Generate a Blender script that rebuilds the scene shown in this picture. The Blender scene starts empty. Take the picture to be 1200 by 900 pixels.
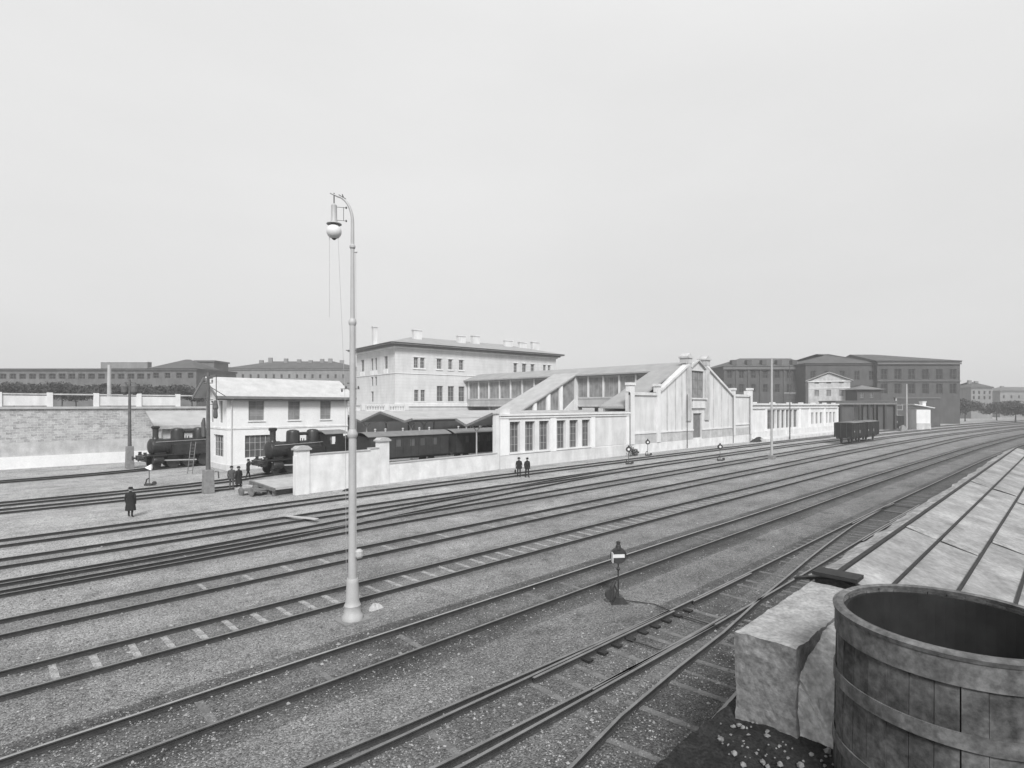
import bpy, math, random
from mathutils import Vector, Matrix
from mathutils.geometry import tessellate_polygon
random.seed(7)
PI = math.pi
# ------------------------------------------------------------------ camera
# world: +X runs along the tracks, +Y away from the camera across them, metres
F_PX, CAM_H, CX, HY = 650.0, 6.53, 607.0, 475.0
TH = math.atan(655.0 / F_PX)
CO, SI = math.cos(TH), math.sin(TH)
sc = bpy.context.scene
COL = sc.collection
cam = bpy.data.cameras.new('camera')
cam_o = bpy.data.objects.new('camera', cam)
COL.objects.link(cam_o)
cam_o.location = (0, 0, CAM_H)
cam_o.rotation_euler = (PI / 2, 0, math.atan2(SI, CO) - PI / 2)
cam.sensor_fit = 'HORIZONTAL'
cam.sensor_width = 36
cam.lens = 36 * F_PX / 1200
cam.shift_x = (600 - CX) / 1200
cam.shift_y = (HY - 450) / 1200
cam.clip_start = 0.1
cam.clip_end = 6000
sc.camera = cam_o
# ------------------------------------------------------------------ world: overcast, neutral (a black and white plate)
SUN_EL, SUN_AZ = math.radians(42), math.radians(-130)      # azimuth of the sun measured from +X
wd = bpy.data.worlds.new('World'); sc.world = wd; wd.use_nodes = True
nt = wd.node_tree; nt.nodes.clear()
out = nt.nodes.new('ShaderNodeOutputWorld'); bg = nt.nodes.new('ShaderNodeBackground')
sky = nt.nodes.new('ShaderNodeTexSky'); sky.sky_type = 'NISHITA'; sky.sun_disc = False
sky.sun_elevation = SUN_EL; sky.sun_rotation = PI / 2 - SUN_AZ
sky.dust_density = 4; sky.air_density = 1.0
bw = nt.nodes.new('ShaderNodeRGBToBW'); nt.links.new(sky.outputs[0], bw.inputs[0])
tc = nt.nodes.new('ShaderNodeTexCoord'); sx = nt.nodes.new('ShaderNodeSeparateXYZ')
nt.links.new(tc.outputs['Generated'], sx.inputs[0])
rmp = nt.nodes.new('ShaderNodeValToRGB'); nt.links.new(sx.outputs[2], rmp.inputs[0])
el = rmp.color_ramp.elements
el[0].position = 0.0; el[0].color = (3.65,) * 3 + (1,)
el[1].position = 0.60; el[1].color = (4.9,) * 3 + (1,)
e = el.new(0.12); e.color = (4.0,) * 3 + (1,)
e = el.new(0.30); e.color = (4.5,) * 3 + (1,)
# slow, soft cloud tone
nz = nt.nodes.new('ShaderNodeTexNoise'); nz.inputs['Scale'].default_value = 1.6; nz.inputs['Detail'].default_value = 4
mpw = nt.nodes.new('ShaderNodeMapping'); mpw.inputs['Scale'].default_value = (1, 1, 3)
nt.links.new(tc.outputs['Generated'], mpw.inputs[0]); nt.links.new(mpw.outputs[0], nz.inputs[0])
mr = nt.nodes.new('ShaderNodeMapRange'); mr.inputs[3].default_value = 0.90; mr.inputs[4].default_value = 1.09
nt.links.new(nz.outputs[0], mr.inputs[0])
mu = nt.nodes.new('ShaderNodeMixRGB'); mu.blend_type = 'MULTIPLY'; mu.inputs[0].default_value = 1
nt.links.new(rmp.outputs[0], mu.inputs[1]); nt.links.new(mr.outputs[0], mu.inputs[2])
mx = nt.nodes.new('ShaderNodeMixRGB'); mx.inputs[0].default_value = 0.10
nt.links.new(mu.outputs[0], mx.inputs[1]); nt.links.new(bw.outputs[0], mx.inputs[2])
nt.links.new(mx.outputs[0], bg.inputs[0]); bg.inputs[1].default_value = 0.11
nt.links.new(bg.outputs[0], out.inputs[0])
sun = bpy.data.lights.new('sun', 'SUN'); sun.energy = 2.6; sun.angle = math.radians(15); sun.color = (1, 1, 1)
so = bpy.data.objects.new('sun', sun); COL.objects.link(so)
sd = Vector((math.cos(SUN_EL) * math.cos(SUN_AZ), math.cos(SUN_EL) * math.sin(SUN_AZ), math.sin(SUN_EL)))
so.rotation_euler = sd.to_track_quat('Z', 'Y').to_euler()
so.location = (0, -20, 60)
sc.view_settings.view_transform = 'Standard'; sc.view_settings.look = 'None'
sc.view_settings.exposure = 0.74; sc.view_settings.gamma = 1.0
sc.render.engine = 'CYCLES'
sc.cycles.max_bounces = 5; sc.cycles.diffuse_bounces = 3; sc.cycles.volume_bounces = 2
sc.cycles.use_denoising = True

# ------------------------------------------------------------------ materials (all neutral greys)
def mat(name, v, rough=0.85, var=0.15, scale=1.5, fine=0.0, fscale=30, bump=0.0, streak=0.0, metal=0.0, kind=None, pat=None):
    m = bpy.data.materials.new(name); m.use_nodes = True
    t = m.node_tree; N = t.nodes; L = t.links
    b = N['Principled BSDF']; b.inputs['Roughness'].default_value = rough; b.inputs['Metallic'].default_value = metal; b.inputs['Specular IOR Level'].default_value = .2 if rough > .7 else .35
    co = N.new('ShaderNodeTexCoord')
    obj = co.outputs['Object']
    val = None
    def mul(a, c):
        q = N.new('ShaderNodeMath'); q.operation = 'MULTIPLY'
        L.new(a, q.inputs[0])
        if isinstance(c, float): q.inputs[1].default_value = c
        else: L.new(c, q.inputs[1])
        return q.outputs[0]
    def noise(sc_, det, lo, hi, vec=None, lo_in=0.3, hi_in=0.7):
        n = N.new('ShaderNodeTexNoise'); n.inputs['Scale'].default_value = sc_; n.inputs['Detail'].default_value = det
        n.inputs['Roughness'].default_value = 0.6
        L.new(vec or obj, n.inputs['Vector'])
        r = N.new('ShaderNodeMapRange'); r.inputs[1].default_value = lo_in; r.inputs[2].default_value = hi_in
        r.inputs[3].default_value = lo; r.inputs[4].default_value = hi
        L.new(n.outputs[0], r.inputs[0]); return r.outputs[0], n.outputs[0]
    a, raw = noise(scale, 8, v * (1 - var), v * (1 + var))
    cur = a
    if fine:
        f, raw2 = noise(fscale, 3, 1 - fine, 1 + fine); cur = mul(cur, f)
    if streak:
        mp = N.new('ShaderNodeMapping'); mp.inputs['Scale'].default_value = (.45, .45, 0.10); L.new(obj, mp.inputs[0])
        s_, _ = noise(2.2, 6, 1 - streak * .8, 1 + streak * 0.3, mp.outputs[0], 0.38, 0.62); cur = mul(cur, s_)
    hsrc = raw
    if pat == 'stone':                                    # coursed rubble
        br = N.new('ShaderNodeTexBrick'); br.inputs['Scale'].default_value = 1.0
        br.inputs['Brick Width'].default_value = 0.55; br.inputs['Row Height'].default_value = 0.27
        br.inputs['Mortar Size'].default_value = 0.025; br.inputs['Mortar Smooth'].default_value = 0.4
        br.inputs['Color1'].default_value = (0.72,) * 3 + (1,); br.inputs['Color2'].default_value = (1.12,) * 3 + (1,)
        br.inputs['Mortar'].default_value = (1.28,) * 3 + (1,); br.inputs['Bias'].default_value = 0
        sp = N.new('ShaderNodeSeparateXYZ'); L.new(obj, sp.inputs[0])
        ds, _ = noise(1.7, 3, -0.1, 0.1)
        ad = N.new('ShaderNodeMath'); ad.operation = 'ADD'; L.new(sp.outputs[2], ad.inputs[0]); L.new(ds, ad.inputs[1])
        hh = N.new('ShaderNodeMath'); hh.operation = 'ADD'; L.new(sp.outputs[0], hh.inputs[0]); L.new(sp.outputs[1], hh.inputs[1])
        cb = N.new('ShaderNodeCombineXYZ'); L.new(hh.outputs[0], cb.inputs[0]); L.new(ad.outputs[0], cb.inputs[1])
        L.new(cb.outputs[0], br.inputs['Vector'])
        cur = mul(cur, br.outputs[0])
    if pat == 'rust':                                     # banded joints between ashlar courses
        sp = N.new('ShaderNodeSeparateXYZ'); L.new(obj, sp.inputs[0])
        w = N.new('ShaderNodeMath'); w.operation = 'FRACT'
        q = mul(sp.outputs[2], 1.6); L.new(q, w.inputs[0])
        r = N.new('ShaderNodeMapRange'); r.inputs[1].default_value = 0.0; r.inputs[2].default_value = 0.14
        r.inputs[3].default_value = 0.84; r.inputs[4].default_value = 1.0; L.new(w.outputs[0], r.inputs[0])
        cur = mul(cur, r.outputs[0])
    if pat == 'planks':
        sp = N.new('ShaderNodeSeparateXYZ'); L.new(obj, sp.inputs[0])
        hh = N.new('ShaderNodeMath'); hh.operation = 'ADD'; L.new(sp.outputs[0], hh.inputs[0]); L.new(sp.outputs[1], hh.inputs[1])
        w = N.new('ShaderNodeMath'); w.operation = 'FRACT'; L.new(mul(hh.outputs[0], 6.0), w.inputs[0])
        r = N.new('ShaderNodeMapRange'); r.inputs[1].default_value = 0.0; r.inputs[2].default_value = 0.12
        r.inputs[3].default_value = 0.5; r.inputs[4].default_value = 1.0; L.new(w.outputs[0], r.inputs[0])
        cur = mul(cur, r.outputs[0])
    if pat == 'tiles':
        sp = N.new('ShaderNodeSeparateXYZ'); L.new(obj, sp.inputs[0])
        w = N.new('ShaderNodeMath'); w.operation = 'FRACT'; L.new(mul(sp.outputs[2], 5.0), w.inputs[0])
        r = N.new('ShaderNodeMapRange'); r.inputs[1].default_value = 0.0; r.inputs[2].default_value = 0.35
        r.inputs[3].default_value = 0.75; r.inputs[4].default_value = 1.0; L.new(w.outputs[0], r.inputs[0])
        cur = mul(cur, r.outputs[0])
    rgb = N.new('ShaderNodeCombineColor')
    for i in range(3): L.new(cur, rgb.inputs[i])
    L.new(rgb.outputs[0], b.inputs['Base Color'])
    if bump:
        bm_ = N.new('ShaderNodeBump'); bm_.inputs['Strength'].default_value = bump; bm_.inputs['Distance'].default_value = 0.05
        L.new(cur if pat else hsrc, bm_.inputs['Height']); L.new(bm_.outputs[0], b.inputs['Normal'])
    return m

M = {}
M['plaster'] = mat('light_plaster', 0.61, var=0.10, scale=0.5, fine=0.06, fscale=9, streak=0.10, bump=0.15)
M['white'] = mat('white_limewash', 0.68, var=0.05, scale=0.8, fine=0.05, fscale=7, streak=0.05, bump=0.2)
M['whitewall'] = mat('whitewashed_yard_wall', 0.62, var=0.11, scale=1.1, fine=0.07, fscale=14, streak=0.14, bump=0.5)
M['panel'] = mat('pale_render_panel', 0.56, var=0.09, scale=0.45, fine=0.05, fscale=8, streak=0.16, bump=0.15)
M['plinth'] = mat('stained_plinth_render', 0.42, var=0.18, scale=0.9, fine=0.1, fscale=10, streak=0.2, bump=0.3)
M['station'] = mat('banded_station_plaster', 0.50, var=0.09, scale=0.3, fine=0.05, fscale=6, streak=0.10, pat='rust', bump=0.15)
M['stationlow'] = mat('grey_station_base', 0.36, var=0.12, scale=0.4, streak=0.14, pat='rust', bump=0.1)
M['roof'] = mat('weathered_sheet_roof', 0.27, var=0.12, scale=0.5, fine=0.06, fscale=7, streak=0.05)
M['roofdark'] = mat('dark_slate_roof', 0.15, var=0.18, scale=0.6, fine=0.1, fscale=8, pat='tiles')
M['rooflight'] = mat('pale_zinc_roof', 0.34, var=0.13, scale=0.7, fine=0.07, fscale=9)
M['roofwhite'] = mat('pale_mortared_roof', 0.42, var=0.12, scale=1.0, fine=0.08, fscale=7)
M['eave'] = mat('brown_eave_boards', 0.16, var=0.2, scale=2)
M['frame'] = mat('weathered_window_timber', 0.30, var=0.15, scale=3)
M['framelight'] = mat('pale_window_timber', 0.48, var=0.1, scale=3)
M['dark'] = mat('sooty_iron', 0.035, rough=0.6, var=0.35, scale=2.5, fine=0.2, fscale=12)
M['loco'] = mat('sooty_loco_paint', 0.024, rough=0.38, var=0.4, scale=1.8, fine=0.2, fscale=9)
M['coach'] = mat('dull_coach_boards', 0.036, rough=0.55, var=0.25, scale=1.5, fine=0.15, fscale=9, streak=0.2)
M['coachroof'] = mat('grey_coach_roof', 0.16, var=0.18, scale=1.2)
M['wagon'] = mat('dirty_wagon_boards', 0.026, rough=0.9, var=0.3, scale=1.2, streak=0.3, pat='planks')
M['wood'] = mat('old_grey_timber', 0.30, var=0.25, scale=3, fine=0.2, fscale=14, bump=0.4)
M['sleeperpale'] = mat('dusty_pale_sleeper', 0.25, var=0.5, scale=3.5, fine=0.45, fscale=16, bump=0.4)
M['sleeperdark'] = mat('oily_dark_sleeper', 0.13, var=0.35, scale=2.5, fine=0.3, fscale=16, bump=0.4)
M['rail'] = mat('rusty_rail_side', 0.040, rough=0.75, var=0.25, scale=4, fine=0.2)
M['railtop'] = mat('worn_rail_head', 0.19, rough=0.38, var=0.25, scale=2.0, metal=0.4)
M['railshine'] = mat('polished_rail_head', 0.33, rough=0.3, var=0.2, scale=1.5, metal=0.5)
M['mast'] = mat('painted_mast_iron', 0.36, rough=0.5, var=0.10, scale=2.0, fine=0.05, streak=0.08)
M['mastdark'] = mat('dark_mast_iron', 0.085, rough=0.7, var=0.25, scale=3)
M['mastbox'] = mat('grey_concrete_footing', 0.19, var=0.2, scale=3, fine=0.15, bump=0.4)
M['globe'] = mat('opal_glass_globe', 0.62, rough=0.25, var=0.04, scale=5)
M['cloth'] = mat('dark_wool_cloth', 0.022, rough=0.95, var=0.2, scale=6)
M['clothgrey'] = mat('grey_wool_cloth', 0.075, rough=0.95, var=0.2, scale=6)
M['skin'] = mat('skin', 0.33, rough=0.6, var=0.05)
M['stone'] = mat('coursed_rubble_stone', 0.35, var=0.2, scale=1.2, fine=0.15, fscale=9, pat='stone', bump=0.5)
M['concrete'] = mat('worn_concrete_slab', 0.36, var=0.15, scale=1.5, fine=0.12, fscale=16, bump=0.3)
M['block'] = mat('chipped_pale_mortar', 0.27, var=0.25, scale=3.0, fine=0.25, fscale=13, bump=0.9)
M['rubblemortar'] = mat('lightened_rubble_mortar', 0.46, var=0.28, scale=2.5, fine=0.3, fscale=11, bump=0.9)  # inner block mortar, lightened to make up for the vat's shadow on it
M['blockside'] = mat('dark_grey_masonry', 0.17, var=0.3, scale=3.5, fine=0.3, fscale=12, bump=0.9)
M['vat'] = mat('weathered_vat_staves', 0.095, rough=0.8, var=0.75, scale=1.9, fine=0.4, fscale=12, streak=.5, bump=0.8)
M['vatin'] = mat('black_inner_staves', 0.016, rough=0.6, var=0.4, scale=3)  # inner staves much darker than the outer ones
M['hoop'] = mat('rusted_hoop_iron', 0.115, rough=0.7, var=0.5, scale=2.4, fine=0.4, fscale=13, streak=.3, bump=0.4)
M['sheet'] = mat('felted_shed_roof', 0.25, var=0.32, scale=0.9, fine=0.2, fscale=8, streak=0.2, bump=0.4)
M['sheetedge'] = mat('ragged_tar_paper', 0.24, var=0.4, scale=2.2, fine=0.3, fscale=9, bump=0.9)
M['tar'] = mat('black_tarred_board', 0.02, rough=0.7, var=0.3, scale=4)
M['bgdark'] = mat('soot_brick_and_canopy_shade', 0.075, var=0.18, scale=0.25, streak=0.15)
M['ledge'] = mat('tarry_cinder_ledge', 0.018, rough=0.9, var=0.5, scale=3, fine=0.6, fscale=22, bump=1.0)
M['bgleft'] = mat('hazy_dark_works_wall', 0.12, var=0.25, scale=0.25, streak=0.15)
M['bgmid'] = mat('grey_town_plaster', 0.19, var=0.15, scale=0.2, streak=0.12)
M['bgroof'] = mat('dark_town_roof', 0.08, var=0.18, scale=0.3)
M['bgroofl'] = mat('grey_town_roof', 0.12, var=0.15, scale=0.3)
M['foliage'] = mat('dark_foliage', 0.05, var=0.4, scale=1.0, fine=0.3)
M['bark'] = mat('bark', 0.08, var=0.3)
M['whitepaint'] = mat('white_signal_enamel', 0.80, rough=0.4, var=0.04)
def glass(name, v, r=0.18):
    m = bpy.data.materials.new(name); m.use_nodes = True; t = m.node_tree; b = t.nodes['Principled BSDF']
    n = t.nodes.new('ShaderNodeTexNoise'); n.inputs['Scale'].default_value = 0.9; n.inputs['Detail'].default_value = 4
    co = t.nodes.new('ShaderNodeTexCoord'); t.links.new(co.outputs['Object'], n.inputs['Vector'])
    rr = t.nodes.new('ShaderNodeValToRGB'); rr.color_ramp.elements[0].color = (v * .75,) * 3 + (1,); rr.color_ramp.elements[1].color = (v * 1.25,) * 3 + (1,)
    rr.color_ramp.elements[0].position = .35; rr.color_ramp.elements[1].position = .65
    t.links.new(n.outputs[0], rr.inputs[0]); t.links.new(rr.outputs[0], b.inputs['Base Color'])
    b.inputs['Roughness'].default_value = r; b.inputs['Specular IOR Level'].default_value = 0.35
    return m
M['glass'] = glass('dusty_dark_glass', 0.09, 0.3)
M['glassmid'] = glass('sooty_grey_glazing', 0.20, 0.35)
M['glassbg'] = glass('distant_dark_glass', 0.02, 0.4)

def gravel(name, strip=False):
    m = bpy.data.materials.new(name); m.use_nodes = True; t = m.node_tree; N = t.nodes; L = t.links
    b = N['Principled BSDF']; b.inputs['Roughness'].default_value = 0.95; b.inputs['Specular IOR Level'].default_value = 0.2
    g = N.new('ShaderNodeNewGeometry'); P = g.outputs['Position']
    def vor(scale, lo, hi):
        v = N.new('ShaderNodeTexVoronoi'); v.inputs['Scale'].default_value = scale; L.new(P, v.inputs['Vector'])
        sp = N.new('ShaderNodeSeparateColor'); L.new(v.outputs['Color'], sp.inputs[0])
        r = N.new('ShaderNodeMapRange'); r.inputs[3].default_value = lo; r.inputs[4].default_value = hi
        L.new(sp.outputs[0], r.inputs[0]); return r.outputs[0], v.outputs['Distance']
    def noi(scale, lo, hi, det=6, lin=.3, hin=.7, vec=None):
        n = N.new('ShaderNodeTexNoise'); n.inputs['Scale'].default_value = scale; n.inputs['Detail'].default_value = det
        n.inputs['Roughness'].default_value = .62
        L.new(vec or P, n.inputs['Vector'])
        r = N.new('ShaderNodeMapRange'); r.inputs[1].default_value = lin; r.inputs[2].default_value = hin
        r.inputs[3].default_value = lo; r.inputs[4].default_value = hi; L.new(n.outputs[0], r.inputs[0]); return r.outputs[0]
    def mul(a, c):
        q = N.new('ShaderNodeMath'); q.operation = 'MULTIPLY'; L.new(a, q.inputs[0]); L.new(c, q.inputs[1]); return q.outputs[0]
    a, da = vor(27, .52, 1.48)
    c, dc = vor(55, .72, 1.28)
    mp = N.new('ShaderNodeMapping'); mp.inputs['Scale'].default_value = (.25, 1, 1); L.new(P, mp.inputs[0])
    cur = mul(mul(a, c), noi(.28, .72, 1.18))
    cur = mul(cur, noi(.55, .84, 1.14, vec=mp.outputs[0]))
    cur = mul(cur, noi(2.2, .86, 1.12)); cur = mul(cur, noi(.9, .62, 1.0, 5, .30, .46))
    q = N.new('ShaderNodeMath'); q.operation = 'MULTIPLY'; L.new(cur, q.inputs[0]); q.inputs[1].default_value = GRAVEL; cur = q.outputs[0]
    sp2 = N.new('ShaderNodeSeparateXYZ'); L.new(P, sp2.inputs[0])       # vignetting put into the colour: near ground darkened, far ground lightened
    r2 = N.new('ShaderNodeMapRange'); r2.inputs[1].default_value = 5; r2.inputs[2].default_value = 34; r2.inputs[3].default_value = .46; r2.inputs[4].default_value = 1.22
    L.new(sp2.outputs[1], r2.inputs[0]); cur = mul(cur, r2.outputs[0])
    if strip:
        at = N.new('ShaderNodeAttribute'); at.attribute_name = 'dirt'
        nn = noi(1.1, -.35, .35, vec=mp.outputs[0])
        ad = N.new('ShaderNodeMath'); ad.operation = 'MULTIPLY_ADD'; L.new(nn, ad.inputs[0]); L.new(at.outputs['Fac'], ad.inputs[1]); L.new(at.outputs['Fac'], ad.inputs[2])
        r = N.new('ShaderNodeMapRange'); r.inputs[1].default_value = 0; r.inputs[2].default_value = 1
        r.inputs[3].default_value = 1.0; r.inputs[4].default_value = 0.33; L.new(ad.outputs[0], r.inputs[0])
        cur = mul(cur, r.outputs[0])
    rgb = N.new('ShaderNodeCombineColor')
    for i in range(3): L.new(cur, rgb.inputs[i])
    L.new(rgb.outputs[0], b.inputs['Base Color'])
    bp = N.new('ShaderNodeBump'); bp.inputs['Strength'].default_value = .8; bp.inputs['Distance'].default_value = .03; bp.invert = True
    L.new(da, bp.inputs['Height']); L.new(bp.outputs[0], b.inputs['Normal'])
    return m
GRAVEL = 0.262
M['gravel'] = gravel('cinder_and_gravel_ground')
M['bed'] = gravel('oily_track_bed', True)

# ------------------------------------------------------------------ helpers
class MB:
    def __init__(s): s.v = []; s.f = []; s.m = []
    def add(s, vs, fs, mi=0):
        n = len(s.v); s.v += [tuple(p) for p in vs]
        for f in fs: s.f.append(tuple(i + n for i in f)); s.m.append(mi)
        return s
    def box(s, x0, y0, z0, x1, y1, z1, mi=0):
        return s.add([(x0, y0, z0), (x1, y0, z0), (x1, y1, z0), (x0, y1, z0), (x0, y0, z1), (x1, y0, z1), (x1, y1, z1), (x0, y1, z1)],
                     [(0, 3, 2, 1), (4, 5, 6, 7), (0, 1, 5, 4), (1, 2, 6, 5), (2, 3, 7, 6), (3, 0, 4, 7)], mi)
    def bar(s, a, b, w, h=None, mi=0):
        h = h or w; a = Vector(a); b = Vector(b); d = (b - a).normalized()
        up = Vector((0, 0, 1)) if abs(d.z) < .95 else Vector((1, 0, 0))
        r = d.cross(up).normalized(); u = r.cross(d).normalized(); r *= w / 2; u *= h / 2
        return s.add([a - r - u, a + r - u, a + r + u, a - r + u, b - r - u, b + r - u, b + r + u, b - r + u],
                     [(0, 3, 2, 1), (4, 5, 6, 7), (0, 1, 5, 4), (1, 2, 6, 5), (2, 3, 7, 6), (3, 0, 4, 7)], mi)
    def tube(s, pts, r, n=8, mi=0):
        pts = [Vector(p) for p in pts]; rs = r if isinstance(r, (list, tuple)) else [r] * len(pts)
        base = len(s.v); prev = None
        for i, p in enumerate(pts):
            d = (pts[min(i + 1, len(pts) - 1)] - pts[max(i - 1, 0)]).normalized()
            if prev is None:
                a = d.cross(Vector((0, 0, 1)));
                if a.length < .05: a = d.cross(Vector((1, 0, 0)))
            else: a = prev - d * prev.dot(d)
            a.normalize(); prev = a; b_ = d.cross(a)
            for k in range(n):
                t = 2 * PI * k / n; s.v.append(tuple(p + (a * math.cos(t) + b_ * math.sin(t)) * rs[i]))
        for i in range(len(pts) - 1):
            for k in range(n):
                s.f.append((base + i * n + k, base + i * n + (k + 1) % n, base + (i + 1) * n + (k + 1) % n, base + (i + 1) * n + k)); s.m.append(mi)
        s.f.append(tuple(base + k for k in range(n))[::-1]); s.m.append(mi)
        s.f.append(tuple(base + (len(pts) - 1) * n + k for k in range(n))); s.m.append(mi)
        return s
    def lathe(s, prof, c=(0, 0, 0), n=20, axis='z', mi=0, ring=False):
        base = len(s.v); c = Vector(c)
        for r, h in prof:
            for k in range(n):
                t = 2 * PI * k / n; a, b_ = r * math.cos(t), r * math.sin(t)
                p = {'z': (a, b_, h), 'x': (h, a, b_), 'y': (a, h, b_)}[axis]
                s.v.append(tuple(c + Vector(p)))
        for i in range(len(prof) - (0 if ring else 1)):
            j = (i + 1) % len(prof)
            for k in range(n):
                q = (base + i * n + k, base + i * n + (k + 1) % n, base + j * n + (k + 1) % n, base + j * n + k)
                s.f.append(q); s.m.append(mi)
        if ring: return s
        s.f.append(tuple(base + k for k in range(n))[::-1]); s.m.append(mi)
        s.f.append(tuple(base + (len(prof) - 1) * n + k for k in range(n))); s.m.append(mi)
        return s
    def prism(s, poly, f0, f1, mi=0):
        """poly: list of 2-D points; f0/f1 map a 2-D point to the two end caps"""
        n = len(poly)
        return s.add([f0(*p) for p in poly] + [f1(*p) for p in poly],
                     [tuple(range(n))[::-1], tuple(range(n, 2 * n))] + [(i, (i + 1) % n, n + (i + 1) % n, n + i) for i in range(n)], mi)
    def wall(s, outer, holes, fr, d0=0.0, d1=0.35, mi=0):
        """solid wall with real openings; fr(a,depth,z) gives the local point"""
        loops = [outer] + holes
        pts = [p for l in loops for p in l]
        tri = tessellate_polygon([[Vector((p[0], p[1], 0)) for p in l] for l in loops])
        n = len(pts)
        s.add([fr(p[0], d0, p[1]) for p in pts] + [fr(p[0], d1, p[1]) for p in pts],
              [t for t in tri] + [tuple(i + n for i in t)[::-1] for t in tri], mi)
        k = 0
        for l in loops:
            m_ = len(l)
            s.add([fr(p[0], d0, p[1]) for p in l] + [fr(p[0], d1, p[1]) for p in l],
                  [(i, (i + 1) % m_, m_ + (i + 1) % m_, m_ + i) for i in range(m_)], mi)
        return s
    def build(s, name, m, parent=None, smooth=False, bevel=0):
        me = bpy.data.meshes.new(name); me.from_pydata(s.v, [], s.f)
        ms = m if isinstance(m, (list, tuple)) else [m]
        for q in ms: me.materials.append(M[q] if isinstance(q, str) else q)
        me.polygons.foreach_set('material_index', s.m)
        me.update()
        import bmesh
        bm = bmesh.new(); bm.from_mesh(me); bmesh.ops.recalc_face_normals(bm, faces=bm.faces); bm.to_mesh(me); bm.free()
        if smooth:
            me.polygons.foreach_set('use_smooth', [True] * len(me.polygons))
            try: me.set_sharp_from_angle(angle=math.radians(38))
            except Exception: pass
        o = bpy.data.objects.new(name, me); COL.objects.link(o)
        if parent is not None: o.parent = parent
        if bevel:
            bv = o.modifiers.new('bevel', 'BEVEL'); bv.width = bevel; bv.segments = 2; bv.limit_method = 'ANGLE'
        return o
def tag(o, label=None, cat=None, group=None, kind=None):
    if label: o['label'] = label
    if cat: o['category'] = cat
    if group: o['group'] = group
    if kind: o['kind'] = kind
    return o
def thing(name, label, cat, loc=(0, 0, 0), rz=0, group=None):
    o = bpy.data.objects.new(name, None); COL.objects.link(o); o.location = loc; o.rotation_euler = (0, 0, rz)
    return tag(o, label, cat, group)
def kids(o): return [c for c in bpy.data.objects if c.parent == o]
def copy_tree(o, parent=None):
    c = o.copy(); COL.objects.link(c)
    if parent is not None: c.parent = parent
    for ch in kids(o): copy_tree(ch, c)
    return c
FRONT = lambda a, d, z: (a, d, z)
def LEFTF(x): return lambda a, d, z: (x + d, a, z)
def RIGHTF(x): return lambda a, d, z: (x - d, a, z)
def rect(x0, x1, z0, z1): return [(x0, z0), (x1, z0), (x1, z1), (x0, z1)]
def window(parent, fr, x0, x1, z0, z1, d=0.18, bars=(1, 2), fm='frame', gm='glass', t=0.06, slant=None):
    """frame with glazing bars, its pane as sub-part"""
    b = MB()
    def bx(a0, a1, c0, c1, dd=0.0): 
        p = [fr(a0, d + dd, c0), fr(a1, d + 0.07, c1)]
        q = [(min(p[0][i], p[1][i]), max(p[0][i], p[1][i])) for i in range(3)]
        b.box(q[0][0], q[1][0], q[2][0], q[0][1], q[1][1], q[2][1])
    bx(x0, x0 + t, z0, z1); bx(x1 - t, x1, z0, z1); bx(x0 + t, x1 - t, z0, z0 + t); bx(x0 + t, x1 - t, z1 - t, z1)
    nx, nz_ = bars; tb = t * .7
    for i in range(nx):
        a = x0 + (x1 - x0) * (i + 1) / (nx + 1); bx(a - tb / 2, a + tb / 2, z0 + t, z1 - t, .012)
    for i in range(nz_):
        a = z0 + (z1 - z0) * (i + 1) / (nz_ + 1); bx(x0 + t, x1 - t, a - tb / 2, a + tb / 2, .02)
    w = b.build('window', fm, parent)
    g = MB(); g.add([fr(x0, d + .05, z0), fr(x1, d + .05, z0), fr(x1, d + .05, z1), fr(x0, d + .05, z1)], [(0, 1, 2, 3)])
    g.build('pane', gm, w)
    return w
def W(x0, x1, z0, z1): return (x0, x1, z0, z1)
def fpos(xp, D): 
    """ground position seen at image column xp and straight-ahead distance D"""
    r = (xp - CX) / F_PX * D
    return (CO * D + SI * r, SI * D - CO * r)
FROT = math.atan2(-CO, SI)

# ------------------------------------------------------------------ ground
g = MB()
xs = [-150, -60, -20] + list(range(-10, 160, 10)) + [200, 300, 500, 1000, 2500]
ys = [-400, -100, -30] + list(range(-20, 110, 10)) + [150, 250, 500, 1200, 3000]
for i in range(len(xs) - 1):
    for j in range(len(ys) - 1):
        g.add([(xs[i], ys[j], 0), (xs[i + 1], ys[j], 0), (xs[i + 1], ys[j + 1], 0), (xs[i], ys[j + 1], 0)], [(0, 1, 2, 3)])
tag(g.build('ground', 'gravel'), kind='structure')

def poly_at(pl, u):
    for (a, b), (c, d) in zip(pl, pl[1:]):
        if u <= c: return b + (d - b) * (u - a) / (c - a)
    (a, b), (c, d) = pl[-2:]
    return b + (d - b) * (u - a) / (c - a)
def smooth_pl(pl, step=2.0):
    """monotone resampling with smoothstep-free Catmull interpolation"""
    res = []
    n = len(pl)
    for i in range(n - 1):
        p0 = pl[max(i - 1, 0)]; p1 = pl[i]; p2 = pl[i + 1]; p3 = pl[min(i + 2, n - 1)]
        k = max(1, int((p2[0] - p1[0]) / step))
        m1 = (p2[1] - p0[1]) / (p2[0] - p0[0]) * (p2[0] - p1[0]); m2 = (p3[1] - p1[1]) / (p3[0] - p1[0]) * (p2[0] - p1[0])
        for j in range(k):
            t = j / k
            y = (2 * t**3 - 3 * t**2 + 1) * p1[1] + (t**3 - 2 * t**2 + t) * m1 + (-2 * t**3 + 3 * t**2) * p2[1] + (t**3 - t**2) * m2
            res.append((p1[0] + (p2[0] - p1[0]) * t, y))
    res.append(pl[-1]); return res
def offset(pl, d):
    r = []
    for i, p in enumerate(pl):
        a = Vector(pl[max(i - 1, 0)]); b = Vector(pl[min(i + 1, len(pl) - 1)]); t = (b - a).normalized()
        r.append((p[0] - t.y * d, p[1] + t.x * d))
    return r
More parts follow.
